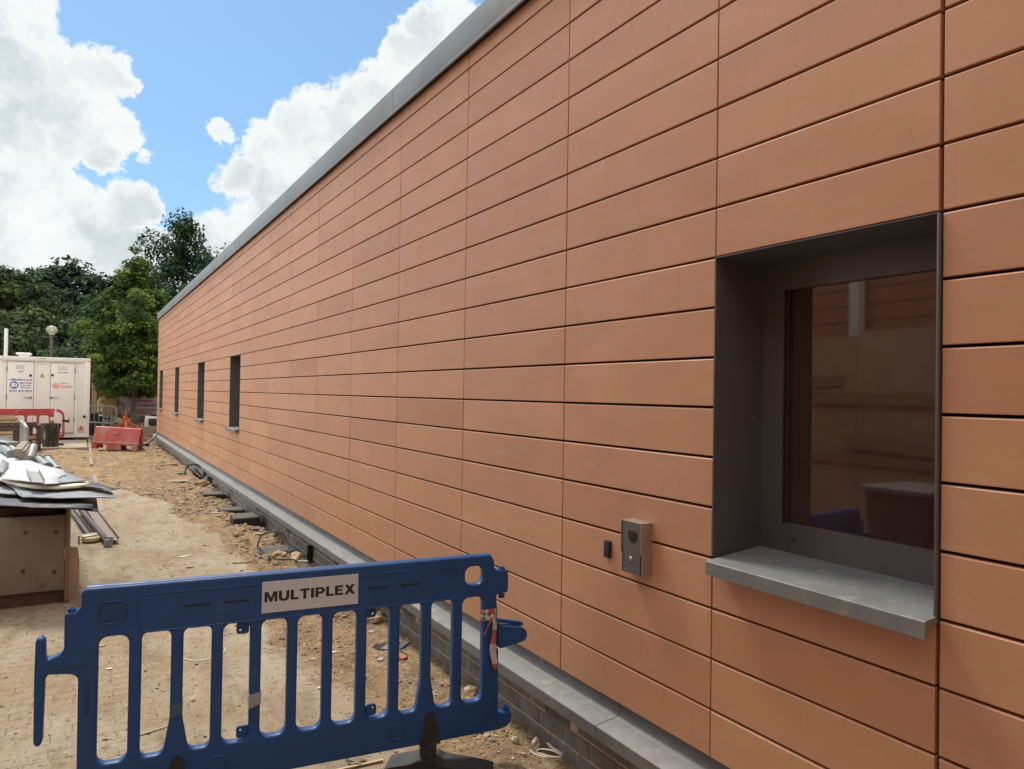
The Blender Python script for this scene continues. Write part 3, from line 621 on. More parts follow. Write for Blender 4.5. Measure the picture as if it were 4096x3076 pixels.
m_ = MB(); m_.tube([BL(-.12, .693, -.024), BL(-.07, .699, -.025), BL(-.0, .703, -.024)], .0035, 6); m_.build('groove', m_ink, BR)
# corner lugs with a small hole
for (u, v, sx, sz) in ((.593,.772,-1,1),(.600,.325,-1,-1),(1.152,.78,1,1),(1.160,.328,1,-1)):
    p = rrect(0, 0, .052, .052, .014, 4); h = [(.009*sx*1.0+.005*math.cos(a)*1, -.009*sz+.005*math.sin(a)) for a in np.linspace(0, 2*math.pi, 13)[:-1]]
    me = curve_mesh([p, h], .004, .001); onp('fixing_lug', me, u, v, .0, m_blue)
# connector arm, pegs
m_ = MB()
m_.prism(smooth_poly([(1.79,.66),(1.82,.642),(1.93,.622),(1.948,.60),(1.948,.57),(1.935,.556),(1.81,.535),(1.79,.54)], .01, 3), lambda u, v: BL(u, v, -.026), lambda u, v: BL(u, v, .026))
m_.prism(smooth_poly([(1.80,.672),(1.94,.640),(1.94,.622),(1.80,.655)], .004, 2), lambda u, v: BL(u, v, .006), lambda u, v: BL(u, v, .03))
m_.build('connector_hook', m_blue, BR)
for (u, v, h) in ((1.815,.918,.014),(-.048,.912,.012),(1.848,.212,.022),(1.815,.798,-.018)):
    m_ = MB(); m_.lathe([(.016,0),(.016,h),(.012,h),(.012,h*.6)], c=BL(u, v), n=16); m_.build('peg', m_blue, BR)
# feet: black rubber wedge in the slot, post and cross foot
for u in (1.443, .343):
    ft = MB(); ft.prism(smooth_poly([(u-.054,.122),(u-.022,.262),(u-.008,.276),(u+.008,.276),(u+.022,.262),(u+.056,.122)], .012, 3), lambda a, b: BL(a, b, -.0275), lambda a, b: BL(a, b, .0275))
    foot = ft.build('foot', m_rubber, BR)
    ft = MB(); ft.lathe([(.040,.04),(.041,.125),(.0405,.128)], c=BL(u+.0, 0), n=20); ft.build('foot_post', m_rubber, foot)
    ft = MB(); prf = smooth_poly([(-.20,.0),(-.20,.018),(-.17,.028),(-.07,.050),(-.045,.062),(.045,.062),(.07,.050),(.25,.030),(.31,.018),(.31,0)], .01, 2); q = (bd*.86-bnv*.50).normalized()
    q2 = Vector((-q.y, q.x, 0))
    ft.prism(prf, lambda a, b: BL(u, b)+q*a+q2*-.07, lambda a, b: BL(u, b)+q*a+q2*.07); ft.build('foot_base', m_rubber, foot)
    me = curve_mesh([smooth_poly([(u-.070-u,.16),(u-.038-u,.27),(-.014,.298),(.014,.298),(.038,.27),(.072,.16),(.058,.16),(.026,.262),(.009,.282),(-.009,.282),(-.026,.262),(-.057,.16)], .01, 3)], .002, .002); onp('foot_socket', me, u, 0, .022, m_blue, smooth=True)
# sign with its lettering
m_ = MB(); m_.prism([(.666,.832),(1.086,.832),(1.085,.968),(.667,.968)], lambda a, b: BL(a, b, -.0288), lambda a, b: BL(a, b, -.0268)); sg = m_.build('sign', m_signw, BR)
GL = {'M': ([[(0,0),(.24,0),(.24,.62),(.44,.0),(.62,0),(.82,.62),(.82,0),(1.06,0),(1.06,1),(.74,1),(.53,.40),(.32,1),(0,1)]], 1.06),
 'U': ([[(0,1),(0,.36),(.03,.17),(.14,.04),(.32,-.02),(.56,-.02),(.74,.04),(.85,.17),(.88,.36),(.88,1),(.62,1),(.62,.36),(.57,.24),(.44,.19),(.31,.24),(.26,.36),(.26,1)]], .88),
 'L': ([[(0,0),(.66,0),(.66,.21),(.26,.21),(.26,1),(0,1)]], .66), 'T': ([[(.28,0),(.54,0),(.54,.79),(.82,.79),(.82,1),(0,1),(0,.79),(.28,.79)]], .82), 'I': ([[(0,0),(.26,0),(.26,1),(0,1)]], .26),
 'P': ([[(0,0),(.26,0),(.26,.34),(.46,.34),(.66,.38),(.78,.49),(.81,.67),(.78,.84),(.66,.96),(.46,1),(0,1)],[(.26,.54),(.26,.80),(.44,.80),(.54,.75),(.56,.67),(.54,.59),(.44,.54)]], .81),
 'E': ([[(0,0),(.72,0),(.72,.21),(.26,.21),(.26,.41),(.66,.41),(.66,.61),(.26,.61),(.26,.79),(.71,.79),(.71,1),(0,1)]], .72),
 'X': ([[(0,0),(.30,0),(.47,.31),(.64,0),(.95,0),(.63,.52),(.92,1),(.62,1),(.47,.73),(.32,1),(.03,1),(.32,.52)]], .95)}
word = 'MULTIPLEX'; tw = sum(GL[c][1] for c in word)+.115*8; sx_ = .394/tw; cx_ = .677
for c in word:
    spl, wd_ = GL[c]; me = curve_mesh([[(cx_+x*sx_, .8795+y*.0435) for x, y in sp] for sp in spl], .0004)
    put(me, 'letter', m_ink, basis(BL(0, 0, -.0292), bd, (0,0,1)), sg); cx_ += (wd_+.115)*sx_
for (u, v, hgt, mt, lb) in ((.647,.462,.052,m_signw,'torn grey tape band'),(.337,.470,.05,PM('clear tape', (.035,.075,.16), .2),'clear tape band')):
    m_ = MB(); m_.prism([(u-.0245,v-hgt/2-.01),(u+.0245,v-hgt/2+.008),(u+.0245,v+hgt/2+.006),(u-.0245,v+hgt/2-.002)], lambda a, b: BL(a, b, -.0258), lambda a, b: BL(a, b, .0258)); o = m_.build('tape_band', PM('grey tape', (.26,.285,.31), .45) if mt is m_signw else mt, BR); o['label'] = lb
# red and white barrier tape knotted round the end post
m_tape = bpy.data.materials.new('red and white tape'); m_tape.use_nodes = True; t = m_tape.node_tree; b = t.nodes['Principled BSDF']
at = t.nodes.new('ShaderNodeAttribute'); at.attribute_name = 'tone'; t.links.new(mixc(t, maprange(t, noise(t, None, 30, 4).outputs[0], .4, .8, 0, .35), at.outputs['Color'], (.35,.27,.22)), b.inputs['Base Color']); b.inputs['Roughness'].default_value = .4
def ribbon(name, path, width, colf, parent, wdir=(0,0,1)):
    vs = []; fs = []; tn = []; k = len(path)
    for i, p in enumerate(path):
        wd_ = wdir(i/(k-1)) if callable(wdir) else Vector(wdir); wv_ = width(i/(k-1)) if callable(width) else width
        for s_ in range(5):
            tt = s_/4-.5; vs.append(Vector(p)+wd_*wv_*tt+bnv*(.0035*math.sin(s_*2.1+i*.9)))
    for i in range(k-1):
        for s_ in range(4): fs.append((i*5+s_, i*5+s_+1, i*5+s_+6, i*5+s_+5)); tn.append(tuple(colf((i+.5)/(k-1), (s_+.5)/4))+(1,))
    me = bpy.data.meshes.new(name); me.from_pydata(vs, [], fs); a = me.attributes.new('tone', 'FLOAT_COLOR', 'FACE'); a.data.foreach_set('color', np.array(tn, dtype=np.float32).ravel())
    me.polygons.foreach_set('use_smooth', [True]*len(fs)); o = link(name, me, m_tape, parent); md = o.modifiers.new('s', 'SOLIDIFY'); md.thickness = .0008; return o
TR, TW = (.36,.08,.065), (.52,.49,.47)
TP = empty('barrier_tape', Y0+BL(1.745, .70), 0, 'torn red and white barrier tape knotted round the right post of the blue barrier', 'tape'); tp0 = BL(1.745, .70)
def band(v, wv_, ph): return [BL(1.7475+.044*math.cos(a), v+.004*math.sin(3*a+ph), .032*math.sin(a))-tp0 for a in np.linspace(0, 2*math.pi, 33)]
ribbon('wrap', band(.722, .028, 0), .028, lambda a, s_: TR if (a*4+.3) % 1 < .5 else TW, TP)
ribbon('wrap', band(.693, .030, 2), .030, lambda a, s_: TW if (a*3.2+s_*.4) % 1 < .55 else TR, TP)
ribbon('tail', [BL(1.757+.006*math.sin(i*.5)+.010*(i/16), .70-.265*i/16, -.036-.003*math.sin(i)) - tp0 for i in range(17)], lambda a: .014+.020*math.sin(min(1, a*1.15)*math.pi*.62)*(1 if a < .9 else (1-a)*10), lambda a, s_: TW if a < .22 or .53 < a < .86 else TR, TP, lambda a: bd)
ribbon('tail', [BL(1.752-.042*(i/8), .70-.085*i/8, -.036) - tp0 for i in range(9)], lambda a: .010+.010*a*(1-a)*4, lambda a, s_: TR if a < .75 else (.55,.33,.26), TP, lambda a: (bd*.8+Vector((0,0,.6))))
m_ = MB(); m_.cbox(BL(1.750, .703, -.038)-tp0, (.022,.012,.020), (.3,.2,.5), .004); kn = m_.build('knot', PM('white tape knot', (.55,.47,.43), .5), TP)
# ------------------------------------------------------------------ drain gratings by the wall
def grating(loc, rz, w_, l_, h_, tilt, lb):
    g = empty('drain_grating', loc, rz, lb, 'grating', 'black plastic gratings lying along the wall'); g.rotation_euler = (tilt[0], tilt[1], rz)
    m_ = MB(); m_.box(-w_/2, w_/2, -l_/2, -l_/2+.02, 0, h_); m_.box(-w_/2, w_/2, l_/2-.02, l_/2, 0, h_); m_.box(-w_/2, -w_/2+.02, -l_/2+.02, l_/2-.02, 0, h_); m_.box(w_/2-.02, w_/2, -l_/2+.02, l_/2-.02, 0, h_); m_.build('frame', m_black, g)
    m_ = MB(); n = 9
    for i in range(n): y = -l_/2+.02+(l_-.04)*(i+.5)/n; m_.bar((-w_/2+.005, y-.012, h_), (w_/2-.005, y+.012, h_+.002), .015, .014)
    for i in range(12): x = -w_/2+.03+(w_-.06)*i/11; m_.box(x-.003, x+.003, -l_/2+.02, l_/2-.02, h_-.018, h_-.008)
    m_.build('bars', PM('dusty black plastic', (.17,.18,.185), .7, var=.3, scale=30, col2=(.30,.25,.18), c2lo=.45, c2hi=.7, c2scale=20), g)
    m_ = MB(); m_.box(-w_/2+.02, w_/2-.02, -l_/2+.02, l_/2-.02, .002, h_-.012); m_.build('silt', m_mortar, g)
for (px, py, h_, lb, tl) in (((1380,1385),None,.03,'black plastic drain grating half full of silt inside the cable loop',(0,.02)),((1045,1090),None,.115,'raised black drain grating box, the one standing well above the soil',(.02,-.02)),((890,965),None,.03,'black drain grating half buried in rubble beyond the raised one',(0,.03)),((695,800),None,.05,'tilted black drain grating, farthest along the wall',(.03,.04))):
    g = G(*F5(*px)); grating((1.945, g.y, ghs(1.94, g.y)+(.01 if h_ > .1 else -.0)), -.06, .34, .36 if h_ < .1 else .40, h_, tl, lb)
# ------------------------------------------------------------------ cables and ducts
def cable(pts, r, n=40):
    out = []; k = len(pts); P = [Vector(p) for p in pts]
    for i in range(k-1):
        p0, p1, p2, p3 = P[max(i-1, 0)], P[i], P[i+1], P[min(i+2, k-1)]
        for j in range(6):
            t_ = j/6; out.append(.5*((2*p1)+(p2-p0)*t_+(2*p0-5*p1+4*p2-p3)*t_*t_+(3*p1-p0-3*p2+p3)*t_**3))
    out.append(P[-1]); return out
g = lambda x, y, z=0: G(*F5(x, y), z)
lp = [G(*F5(1550,1435),.0), G(*F5(1535,1350),.06)]
cp = [g(1552,1435,.03), AY(*F5(1530,1330), 8.35), AY(*F5(1490,1235), 8.45), AY(*F5(1430,1185), 8.5), AY(*F5(1350,1177), 8.55), AY(*F5(1280,1195), 8.6), AY(*F5(1225,1240), 8.6), AY(*F5(1200,1300), 8.55), g(1190,1365,.035), g(1240,1425,.03), g(1330,1470,.03), g(1430,1485,.03), g(1560,1485,.03), g(1640,1505,.03), g(1700,1515,.03), g(1795,1522,.02)]
o0 = cp[8]; m_ = MB(); m_.tube([p-o0 for p in cable(cp, .01)], .0085, 7); o = m_.build('cable', m_black); o.location = o0; tag(o, 'thin black cable rising in a tall loop over a grating beside the wall', 'cable')
a_, b_ = g(1640,1512,.035), g(1745,1512,.035); m_ = MB(); m_.tube([(0,0,0), (b_-a_)], .016, 10); o = m_.build('pipe_offcut', PM('grey plastic', (.32,.32,.30), .5)); o.location = a_; tag(o, 'short grey plastic pipe sleeve at the cable end beside the plinth', 'pipe')
# duct stub standing against plinth
pz = g(1790,1480); m_ = MB(); m_.box(-.03, .02, -.03, .03, -.05, .14, None, .004); o = m_.build('duct_stub', m_black); o.location = (DX-.03, pz.y+.02, 0); tag(o, 'dark upright duct stub against the brick plinth beside the grey sleeve', 'duct')
def coil(c, r, th, nrm_, lb, k0=0, tilt=.3, wid=.05):
    m_ = MB()
    for q in range(3):
        ax = Vector((math.sin(tilt+q*.12), -.6+q*.5, .3)).normalized(); u = ax.orthogonal().normalized(); v = ax.cross(u)
        m_.tube([Vector((0, 0, r*.72))+(u*math.cos(a)+v*math.sin(a))*(r-q*.03)+ax*(q-1)*wid for a in np.linspace(.0+q*.4, 5.6+q*.2, 30)], th, 7)
    o = m_.build('duct_coil', m_black); o.location = c; return tag(o, lb, 'coil', 'coils of black duct by the wall')
c_ = g(500,620); coil((2.0, c_.y+.1, ghs(2.0, c_.y)), .20, .015, None, 'coil of black ribbed duct leaning on the plinth beside ochre rubble', tilt=.2)
m_ = MB()
for q in range(2): m_.tube(cable([(-.35,-.2+q*.1,.02),(-.1,-.25+q*.12,.10),(.05,-.1+q*.1,.25),(.16,.1+q*.1,.34)], .01), .022, 7)
m_.cbox((-.33,-.2,.03), (.5,.12,.05), (0,0,.2), .01)
o = m_.build('duct_coil', m_black); o.location = (1.95, 25.6, ghs(1.95, 25.6)); tag(o, 'black ducts bending up to the far corner of the wall', 'duct')
# ------------------------------------------------------------------ small litter
def litter(name, px, pts, th, mat, lb, cat, fn=F5, rot=0, zoff=.004, size=1.0, up=.0, group=None):
    g_ = G(*fn(*px)); m_ = MB(); n = len(pts)
    from mathutils import noise as mn
    m_.prism(pts, lambda u, v: (u*size, v*size, th+up*math.sin(u*25)), lambda u, v: (u*size, v*size, up*math.sin(u*25)))
    o = m_.build(name, mat); o.location = (g_.x, g_.y, ghs(g_.x, g_.y)+zoff); o.rotation_euler = (0, 0, rot); return tag(o, lb, cat, group)
m_paper = PM('pale scrap', (.62,.60,.55), .6)
litter('paper_scrap', (375,1460), [(-.06,-.015),(.0,-.022),(.07,-.01),(.06,.012),(-.01,.02),(-.06,.01)], .004, m_paper, 'white leaf shaped scrap lying on the concrete strip', 'scrap', rot=.3)
litter('timber_offcut', (435,1583), [(-.035,-.012),(.035,-.012),(.035,.012),(-.035,.012)], .014, PM('cut timber', (.55,.42,.24), .7), 'small sawn timber block on the concrete strip', 'offcut', rot=.1)
def Q3(x, y): return (100+x/1.7936, 2150+y/1.7936)
m_pink = PM('pink scrap', (.50,.22,.18), .6)
litter('paper_scrap', (150,557), [(-.03,-.02),(.02,-.03),(.035,.01),(-.01,.03)], .003, m_pink, 'pink torn scrap left of the blue barrier top', 'scrap', Q3, .2, group='pink scraps on the paving')
litter('paper_scrap', (548,777), [(-.02,-.012),(.02,-.02),(.02,.012),(-.015,.015)], .003, m_pink, 'smaller pink scrap seen through the first barrier slot', 'scrap', Q3, .5, group='pink scraps on the paving')
litter('paper_scrap', (603,943), [(-.018,-.01),(.018,-.012),(.017,.01),(-.017,.009)], .003, m_paper, 'pale printed scrap seen through the first barrier slot', 'scrap', Q3, .2)
litter('paper_scrap', (425,832), [(-.02,-.01),(.02,-.006),(.03,.006),(-.01,.014)], .004, m_paper, 'whitish pink scrap seen between barrier bars near the rubble', 'scrap', C4, .2)
litter('paper_scrap', (320,1078), [(-.014,-.01),(.012,-.008),(.016,.01),(-.01,.013)], .008, m_paper, 'crumpled white scrap beside a barrier bar', 'scrap', C4, .2)
litter('wood_splinter', (900,1400), [(-.10,-.004),(.10,-.003),(.10,.004),(-.10,.005)], .005, PM('cut timber', (.5,.4,.25), .7), 'thin pale splinter below the blue barrier foot', 'splinter', Q3, .3)
litter('wood_splinter', (540,1658), [(-.15,-.006),(.16,-.006),(.16,.006),(-.15,.006)], .008, PM('cut timber', (.5,.4,.25), .7), 'long pale lath on the ground at the bottom edge', 'splinter', C4, -.05)
litter('brick_fragment', (920,880), [(-.03,-.02),(.03,-.016),(.022,.02),(-.02,.022)], .025, PM('red brick', (.42,.13,.07), .8), 'red brick fragment seen through a barrier slot near the plinth', 'brick', C4, .5, 0)
litter('slate_chip', (757,877), [(-.03,-.015),(.02,-.02),(.035,.01),(-.02,.02)], .012, PM('grey chip', (.3,.31,.3), .7), 'light grey slate chip near the red brick fragment', 'chip', C4, .9, 0)
litter('net_scrap', (345,545), [(-.12,-.04),(.10,-.05),(.14,.03),(-.05,.06)], .02, PM('green net', (.06,.22,.12), .7), 'green net scrap in the rubble beside the duct coil', 'scrap', F5, .4)
litter('plastic_board', (265,640), [(-.28,-.10),(.25,-.12),(.30,.10),(-.22,.12)], .012, PM('clear sheet', (.33,.31,.27), .3), 'translucent corrugated sheet half buried at the slab edge', 'sheet', F5, .15)
litter('timber_offcut', (150,445), [(-.35,-.05),(.30,-.07),(.33,.05),(-.30,.07)], .04, PM('ochre board', (.35,.21,.10), .8), 'ochre board lying in the dirt by the far plinth', 'board', F5, .5)
# bent stick on slab
m_ = MB(); q0 = g(915,1526,.01); m_.tube(cable([q0-q0, g(980,1527,.012)-q0, g(1060,1522,.012)-q0, g(1120,1510,.015)-q0, g(1180,1498,.02)-q0], .01), .006, 6); o = m_.build('stick', PM('brown stick', (.16,.09,.05), .8)); o.location = q0; tag(o, 'thin brown stick on the slab edge in front of the cable loop', 'stick')
# white string
q0 = G(*Q3(1140,868), .006); m_ = MB(); m_.tube(cable([G(*Q3(x, y), .006)-q0 for x, y in ((1140,868),(1180,878),(1240,883),(1300,876),(1330,868),(1420,830),(1435,800),(1420,788))], .01), .003, 5); o = m_.build('string', m_paper); o.location = q0; tag(o, 'white string curling on the ground behind the barrier', 'string')
# crushed dark membrane
def crumple(name, P, mat, lb, cat, th=.003):
    o_ = P[0]; m_ = MB(); n = len(P); m_.add([p-o_ for p in P]+[p-o_-Vector((0,0,th)) for p in P], [tuple(range(n)), tuple(range(2*n-1, n-1, -1))]+[(i, i+n, (i+1) % n+n, (i+1) % n) for i in range(n)]); o = m_.build(name, mat); o.location = o_; return tag(o, lb, cat)
gg = lambda x, y, z=0: G(*C4(x, y), z)
crumple('membrane_scrap', [gg(695,790,.01), gg(720,765,.04), gg(815,752,.05), gg(818,800,.02), gg(770,806,.0)], m_sheet, 'curled grey membrane scrap on the dark soil, left piece', 'scrap')
crumple('membrane_scrap', [gg(882,768,.03), gg(965,745,.08), gg(990,752,.08), gg(930,795,.02), gg(884,810,.01)], m_sheetd, 'curled dark membrane scrap against the plinth, right piece', 'scrap')
# strapping tangle and torn packet near the corner
q0 = gg(1880,1525,.01); m_ = MB(); m_.tube([p-q0 for p in cable([gg(1830,1528,.02), gg(1880,1560,.012), gg(1960,1577,.01), gg(2040,1575,.01), gg(2048,1560,.02), gg(1990,1530,.04), gg(1920,1518,.03), gg(1882,1525,.02), gg(1890,1545,.01), gg(1980,1570,.02), gg(2050,1572,.02)], .01)], .0032, 5); o = m_.build('strapping', PM('off white strap', (.62,.58,.48), .5)); o.location = q0; tag(o, 'tangled off white strapping loop beside the brick plinth', 'strap')
crumple('torn_packet', [gg(1945,1470,.04), gg(1965,1470,.045), gg(1990,1500,.03), gg(2065,1545,.03), gg(2068,1558,.02), gg(2020,1535,.015), gg(1975,1508,.02)], PM('blue and white film', (.25,.52,.68), .3, col2=(.6,.62,.62), c2lo=.45, c2hi=.55, c2scale=9), 'torn blue and white plastic packet by the brick plinth', 'packet')
# ------------------------------------------------------------------ hoarding box with the pile of sheets on it
def Cc(x, y): return (x/3.323, 1700+y/3.323)
def Dd(x, y): return (x/2.215, 1700+y/2.215)
BX = empty('plywood_crate', (-.75, 7.2, 0), 0, 'stained plywood crate standing left behind the blue barrier, sheets piled on it', 'crate'); bo_ = Vector((-.75, 7.2, 0))
m_ = MB(); m_.box(-1.0, .665, 0, .022, .115, .735, None, .002); m_.build('front_panel', m_ply, BX)
m_ = MB(); m_.box(.667, .690, -.012, 1.9, .02, .80, None, .002); m_.build('side_panel', PM('ply edge', (.20,.145,.09), .75, var=.2, scale=4, stretch=(1,1,14)), BX)
m_ = MB(); m_.box(-1.0, .665, .03, 1.9, .70, .73); m_.box(-1.0, .665, 1.87, 1.9, .1, .70); m_.build('lid', m_ply, BX)
for ya in (.035, 1.7): m_ = MB(); m_.box(-1.0, .64, ya, ya+.09, -.01, .113); m_.build('skid', m_rust, BX)
m_ = MB()
for (px, py) in ((225,950),(495,950),(205,1290),(482,1298)):
    p = AY(*Dd(px, py), 7.198)-bo_; m_.lathe([(.004,0),(.013,-.001),(.014,-.010),(.006,-.011),(.006,-.03)], c=(p.x, p.y, p.z), n=10, axis='Y')
m_.build('bolts', m_rust, BX)
m_ = MB(); m_.box(-1.2, -.25, .05, .6, .737, .775, None, .003); m_.box(-1.0, -.2, .0, .5, .780, .815, None, .003); m_.build('packing_board', PM('dark green board', (.03,.045,.04), .7, var=.3), BX)
m_ = MB(); m_.box(-.2, .60, .10, 1.7, .737, .80, None, .003); m_.build('packing_board', m_rust, BX)
LB = empty('leaning_board', (-.02, 7.5, 0), 0, 'cut brown board on edge leaning against the right side of the plywood crate', 'board')
pts = [(AY(*Dd(*p), yy)-Vector((-.02, 7.5, 0))) for p, yy in (((616,1578),7.24),((650,1555),7.36),((697,1410),7.8),((704,1300),7.8),((702,1200),7.8),((690,1082),7.8),((608,1080),7.35))]
m_ = MB(); n = len(pts); off = Vector((-.012, 0, .0)); m_.add(pts+[p+off for p in pts], [tuple(range(n)), tuple(range(2*n-1, n-1, -1))]+[(i, i+n, (i+1) % n+n, (i+1) % n) for i in range(n)]); m_.build('board', PM('pinkish board', (.30,.215,.155), .75, var=.15, scale=4, col2=(.2,.13,.09), c2lo=.6, c2hi=.8), LB)
def sheet(pts, z, th, mat, name, lb, cat='sheet', curl=None, group=None, sub=3):
    P = [G(*Cc(*p[:2]), z+(p[2] if len(p) > 2 else 0)) for p in pts]; o_ = P[0].copy(); n = len(P)
    from mathutils import geometry, noise as mn
    P2 = []                                                     # densify the outline
    for i in range(n):
        a, b = P[i], P[(i+1) % n]; k = max(1, int((b-a).length/.12)); P2 += [a+(b-a)*(j/k) for j in range(k)]
    bm = bmesh.new(); vv = [bm.verts.new(p-o_) for p in P2]; f = bm.faces.new(vv)
    if f.calc_center_median() is not None: bmesh.ops.triangulate(bm, faces=[f])
    for _ in range(2): bmesh.ops.subdivide_edges(bm, edges=[e for e in bm.edges if e.calc_length() > .16], cuts=1)
    for v in bm.verts:
        w_ = v.co+o_; v.co.z += .011*mn.noise(Vector((w_.x*3, w_.y*2, z*9)))+.006*mn.noise(Vector((w_.x*11, w_.y*8, z*7)))
    bmesh.ops.recalc_face_normals(bm, faces=bm.faces[:])
    me = bpy.data.meshes.new(name); bm.to_mesh(me); bm.free(); me.polygons.foreach_set('use_smooth', [True]*len(me.polygons))
    o = link(name, me, mat); o.location = o_; md = o.modifiers.new('s', 'SOLIDIFY'); md.thickness = th; md.offset = 0
    return tag(o, lb, cat, group)
SG = 'sheets piled on the plywood crate'
sheet([(-160,960),(-160,1060),(50,1082),(560,1104),(880,1108),(1310,1148),(1300,1080),(1275,930,.02),(700,790,.0),(-160,760)], .80, .004, m_sheetd, 'membrane_sheet', 'dark sheet at the bottom of the pile with a drooping right corner', group=SG)
sheet([(-160,940),(-160,1040),(50,1076),(560,1092),(1240,1106,-.01),(1228,1030),(700,985),(50,972)], .84, .004, m_sheetd, 'membrane_sheet', 'blue black sheet second from the bottom of the pile', group=SG)
sheet([(-160,780),(-160,905),(8,915),(250,925),(210,860),(90,790),(0,640)], .865, .004, m_sheet, 'membrane_sheet', 'grey sheet at the left of the pile under the foam board', group=SG)
sheet([(90,785),(180,850),(245,925),(300,960),(560,965),(820,938),(1100,912),(1330,940),(1548,967),(1500,905),(1440,870),(1160,822),(600,760),(130,700)], .885, .004, m_sheet, 'membrane_sheet', 'long grey sheet whose pointed tip sticks out to the right, lower one', group=SG)
sheet([(600,560),(860,615),(1000,665),(1160,745),(1420,815),(1556,852,-.01),(1480,862),(1150,822),(700,790)], .925, .004, m_sheetd, 'membrane_sheet', 'dark grey sheet with a sharp tip pointing right, upper one', group=SG)
sheet([(-160,640),(-160,720),(30,738),(240,800),(480,832),(760,836),(1130,812),(1192,790),(1130,750),(800,740),(480,700),(200,640)], .925, .022, m_foam, 'insulation_board', 'cream insulation board with a broken edge in the middle of the pile', 'board', group=SG)
sheet([(560,640),(860,625),(960,655),(1165,748),(960,752),(780,772),(640,740)], .955, .003, m_sheet, 'membrane_sheet', 'light grey wrinkled sheet right of the white foil', group=SG)
sheet([(-160,300),(0,335),(150,392),(280,420),(600,545),(845,600),(880,668),(822,668),(782,700),(790,772),(560,786),(480,770),(260,742),(20,705),(30,650),(-160,640)], .965, .003, m_cloth, 'foil_sheet', 'large white foil faced sheet on top of the pile', group=SG)
sheet([(35,452,.05),(128,522),(40,640),(-60,600)], .99, .003, m_sheet, 'membrane_sheet', 'small grey flap folded over the white foil', group=SG)
CH = empty('steel_channel', G(*Cc(470,690), .985), 0, 'short light grey steel channel lying on the white foil sheet', 'channel'); co_ = CH.location.copy()
q = [G(*Cc(*p), .983)-co_ for p in ((350,610),(412,762),(592,772),(515,628))]
m_ = MB(); up3 = Vector((0,0,.003)); m_.add(q+[p+up3 for p in q], [(0,1,2,3),(7,6,5,4),(0,4,5,1),(1,5,6,2),(2,6,7,3),(3,7,4,0)])
for a, b in ((q[0], q[1]), (q[3], q[2])): m_.bar(a+Vector((0,0,.018)), b+Vector((0,0,.018)), .003, .032)
m_.build('channel', PM('light grey metal', (.30,.31,.30), .4, .3), CH)
# pipes, props and timbers behind the sheets
def ptube(a, b, Ya, Yb, r, mat, name, lb, cat, ends=(1,1), grp='tubes on the pile'):
    A = AY(*Cc(*a), Ya); B = AY(*Cc(*b), Yb); e = empty(name, A, 0, lb, cat, grp); m_ = MB(); m_.tube([(0,0,0), (B-A)], r, 12, caps=False); m_.tube([(0,0,0), (B-A)], r*.86, 12, caps=True); m_.build('tube', mat, e)
    d = (B-A).normalized()
    for k, p in ((0, Vector((0,0,0))), (1, B-A)):
        if ends[k]: mm = MB(); mm.tube([p-d*.012, p+d*.012], r*1.32, 12); mm.build('collar', m_galv if ends[k] == 1 else m_rust, e)
    return e
ptube((15,282),(150,392),11.2,10.4,.042,m_galv,'steel_prop','leftmost galvanised tube behind the white foil','tube')
ptube((140,312),(270,405),11.0,10.3,.045,m_galv,'steel_prop','second galvanised tube behind the white foil, with a clamp ring','tube')
ptube((448,285),(385,470),10.6,10.0,.048,m_galv,'steel_prop','galvanised tube with a rusty red end ring beside the timbers','tube',(2,1))
ptube((498,448),(640,560),10.2,9.3,.04,m_galv,'steel_prop','galvanised tube poking out right of the timbers','tube')
ptube((625,455),(760,610),10.0,9.2,.044,m_galv,'steel_prop','rightmost galvanised tube with a thick collar and yellow cap','tube',(1,0))
for i, (a, b) in enumerate((((332,255),(238,365)),((362,272),(285,385)),((398,288),(310,425)))):
    A = AY(*Cc(*a), 10.7); B = AY(*Cc(*b), 10.0); m_ = MB(); m_.bar((0,0,0), B-A, .075, .075); o = m_.build('timber', m_woodg); o.location = A; tag(o, ('first','second','third')[i]+' from the left of three weathered timbers between the tubes behind the foil', 'timber', 'weathered timbers on the pile')
m_w = PM('light zinc sheet', (.27,.30,.30), .4, .4)
for i, (a, b, c, lb) in enumerate((((-40,195),(160,232),.16,'pale zinc flashing at the top left of the pile'),((60,262),(270,262),.10,'zinc flashing lying across under the tubes'),((190,330),(275,270),.07,'short bright zinc strip beside the timbers'))):
    A = AY(*Cc(*a), 11.4); B = AY(*Cc(*b), 11.0); m_ = MB(); m_.bar((0,0,0), B-A, c, .006); m_.bar((0,c/2,.02), B-A+Vector((0,c/2,.02)), .004, .04); o = m_.build('flashing', m_w); o.location = A; tag(o, lb, 'flashing')
# pallet that carries the rear of the pile
m_ = MB(); pass; o = MB()
m_ = MB()
for k in range(6): m_.box(-2.4, -.42, 9.25+k*.42, 9.5+k*.42, .80, .83)
for k in range(3): m_.box(-2.3+.88*k, -2.2+.88*k, 9.25, 11.6, 0, .80)
m_.build('timber_staging', m_woodg); tag(bpy.data.objects['timber_staging'], 'low timber staging under the rear of the pile', 'staging')
